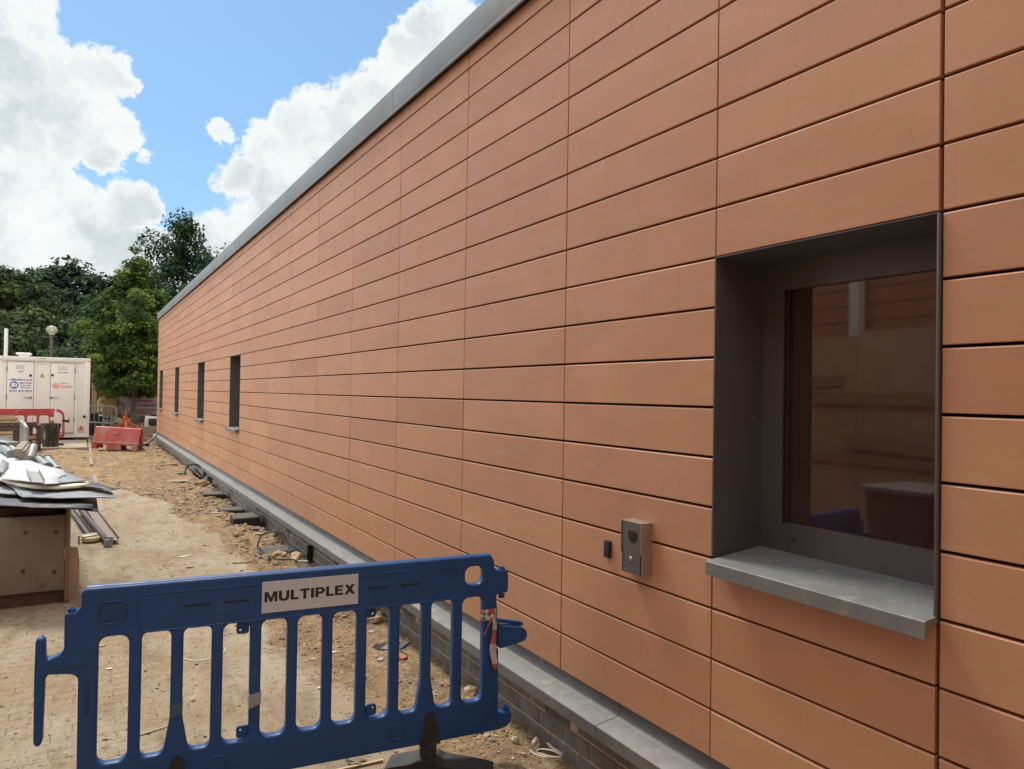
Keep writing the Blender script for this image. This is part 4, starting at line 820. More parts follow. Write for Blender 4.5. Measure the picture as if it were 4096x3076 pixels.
# things lying under the overhang: beam, tube, bar, castor
A = G(*Cc(1215,1150), .05); B = G(*Cc(1490,1535), .05); e = empty('steel_beam', A, 0, 'brown steel channel beam lying on the ground right of the crate', 'beam')
d = (B-A); m_ = MB(); m_.bar((0,0,.0), d, .13, .006); sdv = Vector((-d.y, d.x, 0)).normalized()*.065
for s_ in (1, -1): m_.bar(sdv*s_+Vector((0,0,.02)), d+sdv*s_+Vector((0,0,.02)), .006, .045)
m_.build('web', PM('brown painted steel', (.20,.14,.115), .5, .2, var=.15, scale=8), e); m_ = MB(); m_.cbox(d+Vector((-.03,-.06,.04)), (.07,.05,.03), (0,.2,.4), .004); m_.build('clip', m_galv, e)
A = G(*Cc(1080,1130), .07); B = G(*Cc(1440,1570), .045); e = empty('steel_tube', A, 0, 'dark steel tube with a galvanised open end lying beside the beam', 'tube'); d = B-A
m_ = MB(); m_.tube([(0,0,0), d], .036, 14); m_.build('tube', PM('dark steel', (.09,.075,.065), .45, .4, var=.2), e); dn = d.normalized()
m_ = MB(); m_.tube([d-dn*.03, d+dn*.0, d+dn*.01], [.043,.047,.045], 14, caps=False); m_.tube([d+dn*.01, d+dn*.011, d-dn*.02],[.045,.03,.03],14,caps=False); m_.build('end_ring', m_galv, e); m_ = MB(); m_.tube([d-dn*.02, d-dn*.018], .031, 14); m_.build('bore', m_ink, e)
A = G(*Cc(930,1110), .06); B = G(*Cc(1185,1450), .07); e = empty('steel_bar', A, 0, 'thin dark steel angle lying nearest to the crate', 'bar'); m_ = MB(); m_.bar((0,0,0), B-A, .045, .006); m_.bar((.022,0,.02), B-A+Vector((.022,0,.02)), .005, .045); m_.build('angle', PM('dark steel', (.09,.075,.065), .45), e)
cp_ = G(*Cc(1205,1560), 0); e = empty('castor', cp_, .15, 'castor wheel with cream tyre lying on its side in front of the steel bars', 'castor')
m_ = MB(); m_.lathe([(.03,.0),(.085,.004),(.094,.014),(.094,.044),(.085,.054),(.03,.058)], c=(0,0,.012), n=28); m_.build('wheel', PM('cream tyre', (.52,.40,.22), .5), e)
m_ = MB(); m_.cbox((-.01,.02,.085), (.16,.10,.008), (.12,-.05,.1), .002); m_.cbox((.03,.0,.008), (.2,.05,.006), (0,0,.2)); m_.cbox((-.12,.0,.045), (.012,.05,.09), (0,0,.0)); m_.build('bracket', PM('grubby zinc', (.22,.21,.18), .5, .4), e)
m_ = MB(); m_.lathe([(.018,0),(.018,.03)], c=(0,0,.055), n=12); m_.build('hub', m_orange, e)
# ------------------------------------------------------------------ concrete pad and timber edging in front of the cabin
m_ = MB(); m_.box(-6.5, .20, 24.85, 34, -.05, .045); o = m_.build('concrete_pad', PM('dusty concrete', (.33,.27,.20), .85, var=.15, scale=2, bump=.1, col2=(.22,.17,.12), c2lo=.55, c2hi=.8)); tag(o, kind='structure')
m_ = MB(); m_.box(-6.5, .30, 24.77, 24.84, -.08, .055); o = m_.build('timber_edging', m_woodg); tag(o, 'timber edging board along the near edge of the concrete pad', 'edging', 'timber edging boards')
m_ = MB(); m_.bar((.245,19.2,.02), (.27,24.75,.0), .06, .09); m_.bar((.26,24.86,.0), (.29,29.5,.0), .06, .10); o = m_.build('timber_edging', m_woodg); tag(o, 'timber edging board running back along the right side of the pad', 'edging', 'timber edging boards')
m_ = MB(); m_.bar((.30,12.3,-.028), (.28,17.6,-.02), .07, .08); o = m_.build('timber_edging', m_woodg); tag(o, 'half buried timber edging nearer the pile of sheets', 'edging', 'timber edging boards')
# ------------------------------------------------------------------ welfare cabin
def A1(x, y): return (x/4.1514, 1380+y/4.1514)
VY = 28.5; c0 = AY(*A1(1455,1535), VY); XR = c0.x; ZB_ = .13
VN = empty('welfare_cabin', (XR, VY, 0), 0, 'white mobile welfare cabin with WC and drying room doors', 'cabin')
L_ = lambda x, y: AY(*A1(x, y), VY)-Vector((XR, VY, 0))
zt_ = L_(1470,225).z
m_ = MB(); m_.box(-4.6, .0, 0, 2.6, ZB_+.09, zt_-.03, None, .02); m_.build('body', m_white, VN)
m_ = MB(); m_.box(-4.62, .03, -.03, 2.63, ZB_, ZB_+.13, None, .01); m_.box(-4.62, -.13, -.035, -.0, ZB_+.13, ZB_+.155); m_.build('chassis_skirt', m_white, VN)
m_ = MB(); m_.box(-4.63, .035, -.035, 2.63, zt_-.10, zt_+.0, None, .015); m_.box(-4.60, -.13, -.045, -.034, zt_-.12, zt_-.10); m_.build('roof', m_white, VN)
m_ = MB(); m_.box(-.135, .035, -.03, .01, ZB_+.13, zt_-.10, None, .008); m_.build('corner_post', m_white, VN)
m_gap = PM('door seal', (.22,.20,.17), .7); m_hw = PM('dull hardware', (.20,.19,.17), .45, .5)
def door(xl, xr, zt, zb, hinge_left, lb, vent, lock, hx):
    d = MB(); d.box(xl+.008, xr-.008, -.018, -.002, zb+.008, zt-.008, None, .004); do = d.build('door', m_white, VN); do['label'] = lb
    f = MB(); 
    f.box(xl-.075, xl-.006, -.014, -.0005, zb, zt+.0); f.box(xr+.006, xr+.085, -.014, -.0005, zb-.02, zt+.0); f.box(xl-.1, xr+.12, -.05, -.0005, zt+.008, zt+.022); f.build('door_frame', m_white, VN)
    f = MB(); f.box(xl-.006, xl+.007, -.004, -.001, zb, zt); f.box(xr-.007, xr+.006, -.004, -.001, zb, zt); f.box(xl+.007, xr-.007, -.004, -.001, zt-.007, zt+.006); f.build('door_seal', m_gap, VN)
    f = MB(); f.box(xl+.01, xr, -.05, -.002, zb-.055, zb-.0); f.build('threshold', PM('grey step', (.33,.30,.26), .6), VN)
    f = MB(); x0_, x1_, za = vent
    for q in range(3):
        for s_ in range(5): a = x0_+(x1_-x0_)*(q+.08)/3; f.cbox((a+(x1_-x0_)*.11, -.021, za-.02-s_*.028), ((x1_-x0_)*.24, .012, .012), (.5,0,0))
    f.build('louvres', PM('louvre white', (.62,.60,.55), .4), do)
    hxx = xl-.0 if hinge_left else xr
    for zz in (zt-.24, (zt+zb)/2-.0+.02, zb+.42):
        f = MB(); f.box(hxx-.014, hxx+.014, -.034, -.015, zz-.075, zz+.075, None, .004); f.build('hinge', m_hw, do)
    f = MB(); f.lathe([(.04,0),(.04,-.015),(.032,-.02)], c=(lock[0], -.018, lock[1]), n=16, axis='Y'); f.build('lock', m_black, do)
    f = MB(); f.lathe([(.036,0),(.036,-.012),(.02,-.014)], c=(hx[0], -.018, hx[1]), n=16, axis='Y'); f.tube([(hx[0],-.018,hx[1]), (hx[0],-.065,hx[1]), (hx[0]+hx[2]*.02,-.07,hx[1]), (hx[0]+hx[2]*.20,-.07,hx[1]-.003)], .011, 8); f.build('handle', m_hw, do)
    return do
a = L_(120,265); b = L_(570,280); c = L_(570,1468)
vz = L_(270,325)
d1 = door(a.x, b.x, a.z, c.z, True, 'left cabin door with the WC notice', (L_(270,0).x, L_(430,0).x, vz.z), (L_(521,0).x, L_(0,494).z), (L_(528,0).x, L_(528,873).z, -1))
a = L_(845,290); b = L_(1250,292); c = L_(1245,1450)
d2 = door(a.x, b.x, a.z, c.z, False, 'right cabin door with the drying room notice', (L_(978,0).x, L_(1132,0).x, L_(980,340).z), (L_(883,0).x, L_(883,500).z), (L_(868,0).x, L_(868,874).z, 1))
m_navy = PM('navy print', (.03,.06,.22), .5); m_bluep = PM('blue print', (.02,.13,.36), .5); m_or = PM('orange print', (.62,.20,.07), .5); m_grn = PM('green print', (.16,.36,.08), .5); m_rdp = PM('red print', (.50,.07,.06), .5); m_lett = PM('white vinyl', (.74,.74,.75), .4, var=.02); m_yel = PM('yellow print', (.62,.48,.03), .5)
def vtext(txt, x0_, x1_, yc, hgt, mat, parent, name='lettering', bold=.0, dy=-.0225):
    me = text_mesh(txt, .1, .0004, bold); xs_ = [v.co.x for v in me.vertices]; ys_ = [v.co.y for v in me.vertices]
    a, b = L_(x0_, yc), L_(x1_, yc); H_ = abs(L_(0, yc-hgt/2).z-L_(0, yc+hgt/2).z); w_ = b.x-a.x
    cx, cy = (max(xs_)+min(xs_))/2, (max(ys_)+min(ys_))/2
    me.transform(Matrix.Translation((-cx, -cy, 0))); me.transform(Matrix.Diagonal((w_/(max(xs_)-min(xs_)), H_/(max(ys_)-min(ys_)), 1, 1)))
    me.transform(basis(Vector(((a.x+b.x)/2, dy, (a.z+b.z)/2)), (1,0,0), (0,0,1))); return link(name, me, mat, parent)
def vdisc(cx, cy, r, mat, parent, name='emblem', dy=-.0222, n=28, r2=None, th=.001):
    c = L_(cx, cy); k = r/1.0; R_ = abs(L_(cx+r, cy).x-c.x); f = MB(); f.lathe([(R_, 0), (R_, -th)], c=(c.x, dy, c.z), n=n, axis='Y'); return f.build(name, mat, parent)
def vrect(x0_, y0_, x1_, y1_, mat, parent, name, dy=-.019, th=.001, skew=0):
    a, b = L_(x0_, y0_), L_(x1_, y1_); f = MB(); f.box(min(a.x, b.x), max(a.x, b.x), dy-th, dy, min(a.z, b.z), max(a.z, b.z)); return f.build(name, mat, parent)
n1_ = vrect(290,422,402,460, m_lett, d1, 'notice'); vtext('WC', 340,396,440,26, m_ink, n1_, bold=.002)
for cx in (307, 324): vrect(cx-4,432,cx+4,452, m_ink, n1_, 'pictogram', -.0205); vdisc(cx,428,3.5, m_ink, n1_, 'pictogram', -.0205); vrect(cx-8,437,cx+8,441, m_ink, n1_, 'pictogram', -.0203)
n2_ = vrect(968,437,1135,475, m_lett, d2, 'notice'); vtext('Drying Room', 974,1130,455,26, m_ink, n2_, bold=.002)
s1 = vrect(146,548,550,795, m_lett, d1, 'hire_sign')
vtext('welfare4hire.co.uk', 154,542,574,36, m_navy, s1, bold=.002); vtext('0333 433 0224', 154,538,762,36, m_navy, s1, bold=.002)
vtext('Nationwide', 336,518,675,24, m_bluep, s1, bold=.0015); vtext('Hire Fleet', 348,506,708,24, m_bluep, s1, bold=.0015)
vdisc(236,664,74, m_bluep, s1)
f = MB(); pl = [L_(*p) for p in ((188,640),(215,624),(285,634),(288,690),(272,694),(200,698),(188,690))]; f.prism([(p.x, p.z) for p in pl], lambda u, v: (u, -.0245, v), lambda u, v: (u, -.0235, v)); f.build('cabin_icon', m_lett, s1)
vrect(243,640,256,684, m_bluep, s1, 'cabin_icon', -.0246)
for cx, mt in ((351,m_bluep),(401,m_or),(453,m_grn),(503,m_rdp)): vdisc(cx,632,22,mt,s1); vrect(cx-8,627,cx+8,637,m_lett,s1,'icon',-.0235)
s2 = vrect(850,605,1236,755, m_lett, d2, 'solar_sign')
f = MB(); c = L_(927,679); rr = abs(L_(990,679).x-c.x); hx = [(c.x+rr*1.05*math.sin(math.radians(60*k)), c.z+rr*.98*math.cos(math.radians(60*k))) for k in range(6)]; f.prism(hx, lambda u, v: (u, -.0225, v), lambda u, v: (u, -.0205, v)); f.build('hexagon', m_or, s2)
f = MB(); fl = [(c.x+rr*(.80 if k % 2 else .62)*math.sin(math.radians(15*k)), c.z+rr*(.80 if k % 2 else .62)*math.cos(math.radians(15*k))) for k in range(24)]; f.prism(fl, lambda u, v: (u, -.0240, v), lambda u, v: (u, -.0227, v)); f.build('petals', m_lett, s2)
vdisc(927,679,31, m_or, s2, 'sun_disc', -.0242)
for (x_, y_, w_, h_) in ((915,672,5,5),(939,672,5,5),(927,690,16,4)): vrect(x_-w_, y_-h_/2, x_+w_, y_+h_/2, m_lett, s2, 'sun_face', -.0255)
vtext('Ecosmart', 1003,1115,636,16, PM('dark green print', (.05,.07,.05), .5), s2, bold=.002); vtext('Solar', 1003,1222,685,54, m_or, s2, bold=.002); vtext('POWERED WELFARE UNIT', 1003,1150,723,8, m_or, s2)
vrect(656,272,757,325, PM('silver plate', (.45,.47,.50), .35, .5), VN, 'maker_plate', -.001, .003); vrect(662,276,751,321, m_lett, VN, 'maker_plate', -.0043); vrect(672,286,720,296, m_bluep, VN, 'maker_plate', -.0055); vrect(668,304,745,308, m_ink, VN, 'maker_plate', -.0055)
f = MB(); tr3 = [L_(*p) for p in ((701,468),(738,516),(667,516))]; f.prism([(p.x, p.z) for p in tr3], lambda u, v: (u, -.003, v), lambda u, v: (u, -.001, v)); ws = f.build('warning_sign', m_yel, VN)
f = MB()
for k in range(3):
    a, b = tr3[k], tr3[(k+1) % 3]; cc = sum(tr3, Vector())/3; f.bar(a+(cc-a)*.10+Vector((0,-.004,0)), b+(cc-b)*.10+Vector((0,-.004,0)), .007, .001, (0,1,0))
f.build('warning_border', m_ink, ws); vrect(699,484,704,500, m_ink, ws, 'exclamation', -.0035); vrect(699,503,704,508, m_ink, ws, 'exclamation', -.0035); vrect(667,520,738,544, m_yel, ws, 'warning_panel', -.001, .002); vrect(672,526,733,530, m_ink, ws, 'exclamation', -.0035); vrect(676,535,730,538, m_ink, ws, 'exclamation', -.0035)
vrect(640,217,772,233, m_yel, VN, 'warning_strip', -.036, .002); vrect(668,222,768,229, m_ink, VN, 'warning_strip', -.0385)
f = MB(); tr4 = [L_(*p) for p in ((1343,1338),(1392,1402),(1297,1402))]; f.prism([(p.x, p.z) for p in tr4], lambda u, v: (u, -.045, v), lambda u, v: (u, -.016, v)); rf = f.build('rear_reflector', m_rdp, VN); vrect(1297,1404,1392,1440, PM('number plate', (.50,.42,.36), .4), rf, 'light_bar', -.03, .01)
f = MB(); f.lathe([(.045,-.03),(.045,-.09),(.03,-.10)], c=(L_(1427,0).x, 0, L_(1427,1187).z), n=14, axis='Y'); f.build('rubber_buffer', m_black, VN)
f = MB(); f.lathe([(.04,0),(.04,-.06)], c=(L_(1500,0).x-.01, .03, L_(1500,268).z), n=12, axis='Y'); f.build('marker_lamp', m_rdp, VN)
a, b = L_(250,125), L_(508,190); f = MB(); f.box(a.x, b.x, .3, .9, zt_+.075, a.z+.02, None, .03); f.box(a.x+.08, b.x-.06, .36, .84, zt_-.02, zt_+.075); f.build('roof_vent', PM('white plastic', (.72,.74,.74), .4, var=.03), VN)
f = MB()
for xx in (-.35, -3.9): f.lathe([(.04,0),(.04,.14)], c=(xx, .4, 0), n=10); f.lathe([(.09,0),(.09,.02)], c=(xx, .4, .045), n=12)
for yy in (.9, 1.9):
    for xx in (-.5, -4.2): pass
f.build('jack_leg', m_galv, VN)
f = MB(); f.lathe([(.33,-.1),(.35,-.08),(.35,.08),(.33,.1)], c=(-2.2, 1.3, .36), n=20, axis='X'); f.lathe([(.33,-.1),(.35,-.08),(.35,.08),(.33,.1)], c=(-.25, 1.3, .36), n=20, axis='X'); f.build('wheel', m_black, VN)
# ------------------------------------------------------------------ street lamps and pole
def Ec(x, y): return (x/2.3729, 1200+y/2.3729)
p = AY(*Ec(492,285), 38); r_ = (AY(*Ec(550,285), 38)-AY(*Ec(435,285), 38)).x/2; q = p.copy(); q.z = 0
LM = empty('globe_lamp', q, 0, 'clear globe street lamp on a brown post rising behind the cabin', 'street lamp')
m_globe = bpy.data.materials.new('globe glass'); m_globe.use_nodes = True; t = m_globe.node_tree; t.nodes.clear(); tr_ = t.nodes.new('ShaderNodeBsdfTransparent'); tr_.inputs[0].default_value = (.75,.76,.66,1); gl = t.nodes.new('ShaderNodeBsdfPrincipled'); gl.inputs['Base Color'].default_value = (.62,.62,.50,1); gl.inputs['Roughness'].default_value = .18
mx = t.nodes.new('ShaderNodeMixShader'); mx.inputs[0].default_value = .45; t.links.new(tr_.outputs[0], mx.inputs[1]); t.links.new(gl.outputs[0], mx.inputs[2]); ou = t.nodes.new('ShaderNodeOutputMaterial'); t.links.new(mx.outputs[0], ou.inputs[0])
m_ = MB(); m_.lathe([(r_*math.cos(a)+.001, r_*.86*math.sin(a)) for a in np.linspace(-1.35, 1.56, 20)], c=(0,0,p.z), n=32); m_.build('globe', m_globe, LM, smooth=True)
m_ = MB(); m_.lathe([(.07,-.62*r_*1.2),(.10,-.2),(.10,.0),(.07,.03)], c=(0,0,p.z), n=16); m_.build('lamp', PM('lamp cream', (.75,.73,.6), .4), LM)
m_ = MB(); m_.tube([(0,0,0),(0,0,p.z-r_*.93),(0,0,p.z-r_*.80)], [.065,.065,.10], 12); m_.build('post', PM('brown post', (.10,.08,.065), .7), LM)
A = AY(*Ec(533,480), 46); tp = AY(*Ec(540,403), 46); e2 = AY(*Ec(597,393), 46); q = A.copy(); q.z = 0
SL = empty('street_lamp', q, 0, 'slim grey street lamp with a flat head far behind the cabin', 'street lamp'); m_g2 = PM('pale grey paint', (.30,.36,.35), .5)
m_ = MB(); m_.tube([(0,0,0), tp-q+Vector((-.05,0,-.1)), tp-q+Vector((0,0,-.02)), tp-q+Vector((.15,0,.03))], .06, 10); m_.build('post', m_g2, SL); m_ = MB(); m_.cbox((tp+e2)/2-q+Vector((.15,0,.06)), ((e2-tp).x*.9, .25, .10), (0,-.06,0), .03); m_.build('head', m_g2, SL)
A = AY(*Ec(50,530), 34); T = AY(*Ec(59,270), 34); m_ = MB(); m_.box(-.05, .045, -.05, .05, 0, T.z, None, .01); m_.box(.046, .07, -.03, .03, 0, T.z-.03); q = Vector(((A.x+T.x)/2, 34, 0)); o = m_.build('white_post', PM('white painted post', (.70,.72,.71), .4)); o.location = q; tag(o, 'tall flat topped white post behind the cabin at the left edge', 'post')
# ------------------------------------------------------------------ red pedestrian barrier in front of the cabin
RY = 27.2; rb = AY(*Ec(600,1300), RY); RB = empty('red_barrier', (rb.x, RY, 0), 0, 'red plastic barrier with arched slots in front of the white cabin', 'barrier'); LR = lambda x, y: AY(*Ec(x, y), RY)-Vector((rb.x, RY, 0))
pz = lambda x, y: (LR(x, y).x, LR(x, y).z)
outl = [pz(*p) for p in ((-330,1033),(540,1030),(580,1045),(612,1075),(614,1280),(600,1305),(570,1312),(-330,1322))]
holes = [[pz(*p) for p in ((520,1055),(560,1065),(590,1085),(590,1270),(575,1285),(510,1290),(508,1055))]]
xx = 478
for k in range(7):
    x1_, x0_ = xx-78-k*115+62, xx-78-k*115-28
    holes.append([pz(*p) for p in ((x0_,1110),(x0_+14,1096),(x1_-14,1096),(x1_,1110),(x1_,1258),(x1_-14,1272),(x0_+14,1272),(x0_,1258))])
me = curve_mesh([smooth_poly(outl, .06, 4)]+[smooth_poly(h, .05, 3) for h in holes], .018, .012, 2); put(me, 'panel', m_red, basis(Vector((0,0,0)), (1,0,0), (0,0,1)), RB, True)
f = MB(); a, b = LR(478,1040), LR(512,1170); f.box(a.x, b.x, -.04, -.02, b.z-.1, a.z, None, .01); f.build('post_moulding', m_red, RB)
f = MB(); a, b = LR(478,1112), LR(516,1145); f.box(a.x, b.x, -.05, .03, b.z, a.z, None, .004); f.build('tape_band', PM('yellow tape', (.62,.56,.25), .5), RB)
f = MB(); c = LR(530,1042); f.lathe([(.03,-.03),(.028,-.036)], c=(c.x, 0, c.z), n=14, axis='Y'); f.build('stud', m_lett, RB)
f = MB(); c = LR(625,1148); f.cbox((c.x, 0, c.z), (.20,.08,.08), (0,.2,0), .01); c = LR(655,1140); f.tube([(c.x-.06,0,c.z-.05),(c.x,0,c.z-.03),(c.x,0,c.z+.09)], .012, 6); f.build('clamp', m_black, RB)
f = MB(); f.box(-2.2, -1.95, -.25, .25, .045, .10, None, .01); f.box(-.75, -.5, -.25, .25, .045, .10, None, .01); f.build('foot', m_rubber, RB)
# ------------------------------------------------------------------ mortar bucket, trestle, door leaf, paver stack
q = AY(*Ec(476,1400), 25.6); q.z = .045; BK = empty('rubble_bucket', q, 0, 'mortar splashed black bucket in front of the red barrier', 'bucket')
rb_ = (AY(*Ec(553,1400),25.6)-AY(*Ec(400,1400),25.6)).x/2; rt_ = (AY(*Ec(587,1180),25.6)-AY(*Ec(386,1180),25.6)).x/2; ht = AY(*Ec(476,1172),25.6).z-.045
m_bk = PM('splashed black plastic', (.016,.017,.015), .5, var=.2, scale=6, stretch=(1,1,.35), col2=(.30,.28,.20), c2lo=.55, c2hi=.72, c2scale=9)
m_ = MB(); m_.lathe([(rb_,0),(rt_*.94,ht*.80),(rt_,ht*.82),(rt_,ht*.97),(rt_*1.02,ht),(rt_*.95,ht),(rt_*.9,ht*.8),(rb_*.9,.03)], n=32); m_.build('tub', m_bk, BK)
m_ = MB(); m_.tube([(rt_*math.cos(a)*1.03, rt_*math.sin(a)*1.03, ht*.93) for a in np.linspace(0, 2*math.pi, 30)[:-1]], .012, 6, closed=True); m_.build('rim', m_bk, BK)
m_ = MB(); m_.lathe([(.10,0),(.13,.03),(.10,.10),(.02,.12)], n=14); o = m_.build('dropped_glove', m_black); o.location = AY(*Ec(570,1385), 26.0); o.location.z = .045; o.scale = (.8,.9,.6); tag(o, 'small dark lump on the pad just right of the bucket', 'rag')
TY = 24.4; TS = empty('steel_trestle', (AY(*Ec(165,1380), TY).x, TY, 0), 0, 'rusty brown steel trestle with a timber cross beam beyond the pile', 'trestle'); to = TS.location.copy(); T3 = lambda x, y, Y=TY: AY(*Ec(x, y), Y)-to
m_ = MB(); a, b = T3(-120,1182), T3(345,1176); m_.bar(a, b, .10, .10); a, b = T3(-120,1225), T3(200,1215); m_.bar(a, b, .06, .16); m_.build('top_rail', m_rust, TS)
for (xa, wd_) in ((178,.26),(272,.20),(370,.11)):
    top = T3(xa, 1190); m_ = MB(); m_.box(top.x-wd_/2, top.x+wd_/2, -.05 if wd_ < .15 else .0, .05, .0 if wd_ < .15 else .0, top.z); m_.build('leg', m_rust, TS)
m_ = MB(); a, b = T3(285,1225), T3(345,1165); m_.prism([(T3(*p).x, T3(*p).z) for p in ((285,1178),(320,1172),(345,1150),(347,1205),(352,1222),(345,1222),(305,1196),(285,1196))], lambda u, v: (u, -.08, v), lambda u, v: (u, .02, v)); m_.build('bracket', m_rust, TS)
m_ = MB(); a, b = T3(345,1200), T3(375,1200); m_.box(T3(340,0).x, T3(395,0).x, -.03, .03, T3(0,1215).z, T3(0,1185).z); m_.build('cross_piece', m_wood, TS)
m_ = MB(); m_.box(T3(290,0).x, T3(372,0).x, -.05, -.01, T3(0,1325).z, T3(0,1290).z); m_.build('lower_rail', m_wood, TS); m_ = MB(); m_.box(T3(-120,0).x, T3(372,0).x, .06, .1, T3(0,1283).z, T3(0,1275).z); m_.build('lower_rail', m_rust, TS)
PY_ = 23.6; q = AY(*Ec(228,1385), PY_); q.z = 0; e = empty('steel_gate', q, 0, 'grey steel leaf standing on edge against the brown trestle', 'panel')
a = AY(*Ec(207,1150), PY_+.5)-q; b = AY(*Ec(257,1215), PY_-.5)-q
m_ = MB(); m_.prism([(0,.0),(1,.0),(1,b.z),(.5,(a.z+b.z)/2+.06),(0,a.z)], lambda u, v: (a.x+(b.x-a.x)*u-.02, .5-u, v), lambda u, v: (a.x+(b.x-a.x)*u+.015, .5-u, v)); m_.build('leaf', m_galv, e)
m_ = MB(); m_.tube([(a.x, .5, .0), (a.x, .5, a.z), (b.x, -.5, b.z), (b.x, -.5, 0)], .045, 8); m_.build('edge_tube', m_w, e)
# stacked pavers and timbers at the left
PG = 'paving blocks stacked at the left edge'; m_pv = PM('tan paving block', (.40,.31,.20), .85, var=.25, scale=5, bump=.2); pv0 = None; k_ = 0
base = AY(*Ec(0,1340), 26.6)
for lev in range(7):
    for col_ in range(5):
        if col_ == 4 and lev > 5: continue
        x = base.x-.28+col_*.215+R.uniform(-.012, .012)+(lev % 2)*.03; z = .048+lev*.105
        if pv0 is None: m_ = MB(); m_.box(-.105, .105, -.16, .16, 0, .10, None, .008); pv0 = m_.build('paving_block', m_pv); o = pv0
        else: o = pv0.copy(); COL.objects.link(o)
        o.location = (x, 26.6+R.uniform(-.02, .02), z); o.rotation_euler = (0, 0, R.uniform(-.05, .05))
        OW = ('first','second','third','fourth','fifth','sixth','seventh'); tag(o, 'tan paving block, %s course up, %s from the left, behind the trestle' % (OW[lev], OW[col_]), 'paving block', PG)
m_ = MB(); m_.box(-1.0, .42, -.2, .2, 0, .09, None, .006); o = m_.build('timber_plank', m_wood); o.location = (base.x, 26.6, .048+7*.105+.005); tag(o, 'timber plank lying on top of the paving block stack', 'plank')
m_ = MB(); m_.tube([(-.4,0,0),(.35,-.02,.01)], .02, 8); o = m_.build('black_bar', m_black); o.location = (base.x+.0, 26.5, .048+7*.105+.12); tag(o, 'thin black bar lying on the timber plank', 'bar')
# ------------------------------------------------------------------ red water filled barrier
def B1(x, y): return (340+x/4.8853, 1480+y/4.8853)
WYc = 24.0; c_ = AY(*B1(640,1560), WYc); WB = empty('water_barrier', (c_.x, WYc, ghs(c_.x, WYc)+.03), math.radians(-20), 'faded red plastic water filled road barrier standing on the dirt', 'barrier'); WB.rotation_euler = (0, math.radians(3.3), math.radians(-20))
hb = 1.0*AY(*B1(640,1150), WYc).z-.0; Lh = .60; 
def sec(s_):                                                  # cross section (y, z) of the barrier body
    return [(-.26,.0),(-.26,.16),(-.235,.205),(-.10,hb-.04),(-.08,hb),(.08,hb),(.10,hb-.04),(.235,.205),(.26,.16),(.26,.0)]
m_ = MB()
S_ = smooth_poly([(-.26,.13),(-.26,.18),(-.23,.22),(-.11,hb-.05),(-.08,hb),(.08,hb),(.11,hb-.05),(.23,.22),(.26,.18),(.26,.13)], .02, 3)
for (x0_, x1_, ins) in ((-Lh,-.265,.0),(-.265,.24,.016),(.24,Lh,.0)):
    Si = [(p[0]*(1-ins*3.2), p[1]) for p in S_]; m_.prism(Si, lambda u, v, x=x0_: (x, u, v), lambda u, v, x=x1_: (x, u, v))
m_.build('body', m_redb, WB, smooth=True)
m_ = MB()
for (a, b) in ((-Lh,-.47),(-.23,.16),(.44,Lh)):
    for s_ in (1, -1): m_.prism([(a,0),(b,0),(b-.02,.135),(a+.01,.135)], lambda u, v, s=s_: (u, s*.262, v), lambda u, v, s=s_: (u, s*.10, v))
m_.build('foot', m_redb, WB)
m_ = MB(); m_.cbox((-.0,-.262,.195), (1.18,.012,.018), (0,0,0), .003); m_.build('ledge', PM('dusty ledge', (.45,.34,.27), .8), WB)
m_ = MB(); m_.box(Lh, Lh+.13, -.06, .06, hb*.42, hb*.58, None, .015); m_.build('connector', m_redb, WB)
m_ = MB(); m_.prism([(-.10,hb*.70),(.035,hb*.70),(.06,hb*.745),(-.075,hb*.745)], lambda u, v: (u, -.175, v), lambda u, v: (u, -.12, v)); m_.build('maker_plate', m_galv, WB)
for xx in (.02, .52): m_ = MB(); m_.lathe([(.035,0),(.03,.008)], c=(xx, 0, hb), n=14); m_.build('filler_cap', PM('dull blue cap' if xx > .4 else 'dull red cap', (.12,.10,.2) if xx > .4 else (.3,.08,.06), .6), WB)
# ------------------------------------------------------------------ back corner: fence, insulation stack, bins, tripod, pedestrian barrier
FY = 36.0; m_ = None
FN = empty('timber_fence', (1.5, FY, 0), 0, 'brown close boarded timber fence behind the young maple', 'fence'); 
m_ = MB(); x = -2.0
while x < 4.5: m_.box(x, x+.118, R.uniform(0,.012), .022+R.uniform(0,.01), 0, 2.72+R.uniform(-.01,.01)); x += .124
m_.build('boards', m_fence, FN); m_ = MB(); m_.box(-2, 4.5, -.04, -.002, 2.35, 2.47); m_.box(-2, 4.5, -.04, -.002, .6, .72); m_.build('rail', m_fence, FN)
for k, bx_ in enumerate((AY(*B1(180,500), FY-.3).x-1.5, 1.2, 3.2)): m_ = MB(); m_.box(bx_-.09, bx_+.09, -.24, -.04, 0, 2.8); m_.build('post', PM('pale fence post', (.25,.18,.10), .8, var=.2), FN)
SY = 33.2; sx0 = AY(*B1(700,800), SY).x; sx1 = sx0+2.3; zb_ = AY(*B1(1100,900), SY).z; ztp = AY(*B1(1100,265), SY).z
m_pk = PM('printed shrink wrap', (.44,.40,.40), .35, var=.12, scale=4, bump=.3, bscale=8); m_rdk = PM('dark red print', (.32,.02,.05), .5); m_gk = PM('faint grey print', (.20,.15,.16), .5)
hgts = [265,400,478,690,790,885]
PG = 'shrink wrapped insulation packs stacked behind the maple'
lbs = ['topmost wrapped insulation pack with square pictograms, under the maple leaves','wrapped insulation pack second from the top with a row of pictograms','wrapped insulation pack with an upright red brand word, middle of the stack','wrapped insulation pack with upside down red lettering','lowest wrapped insulation pack with bold red lettering']
S1_ = lambda x, y: AY(*B1(x, y), SY)
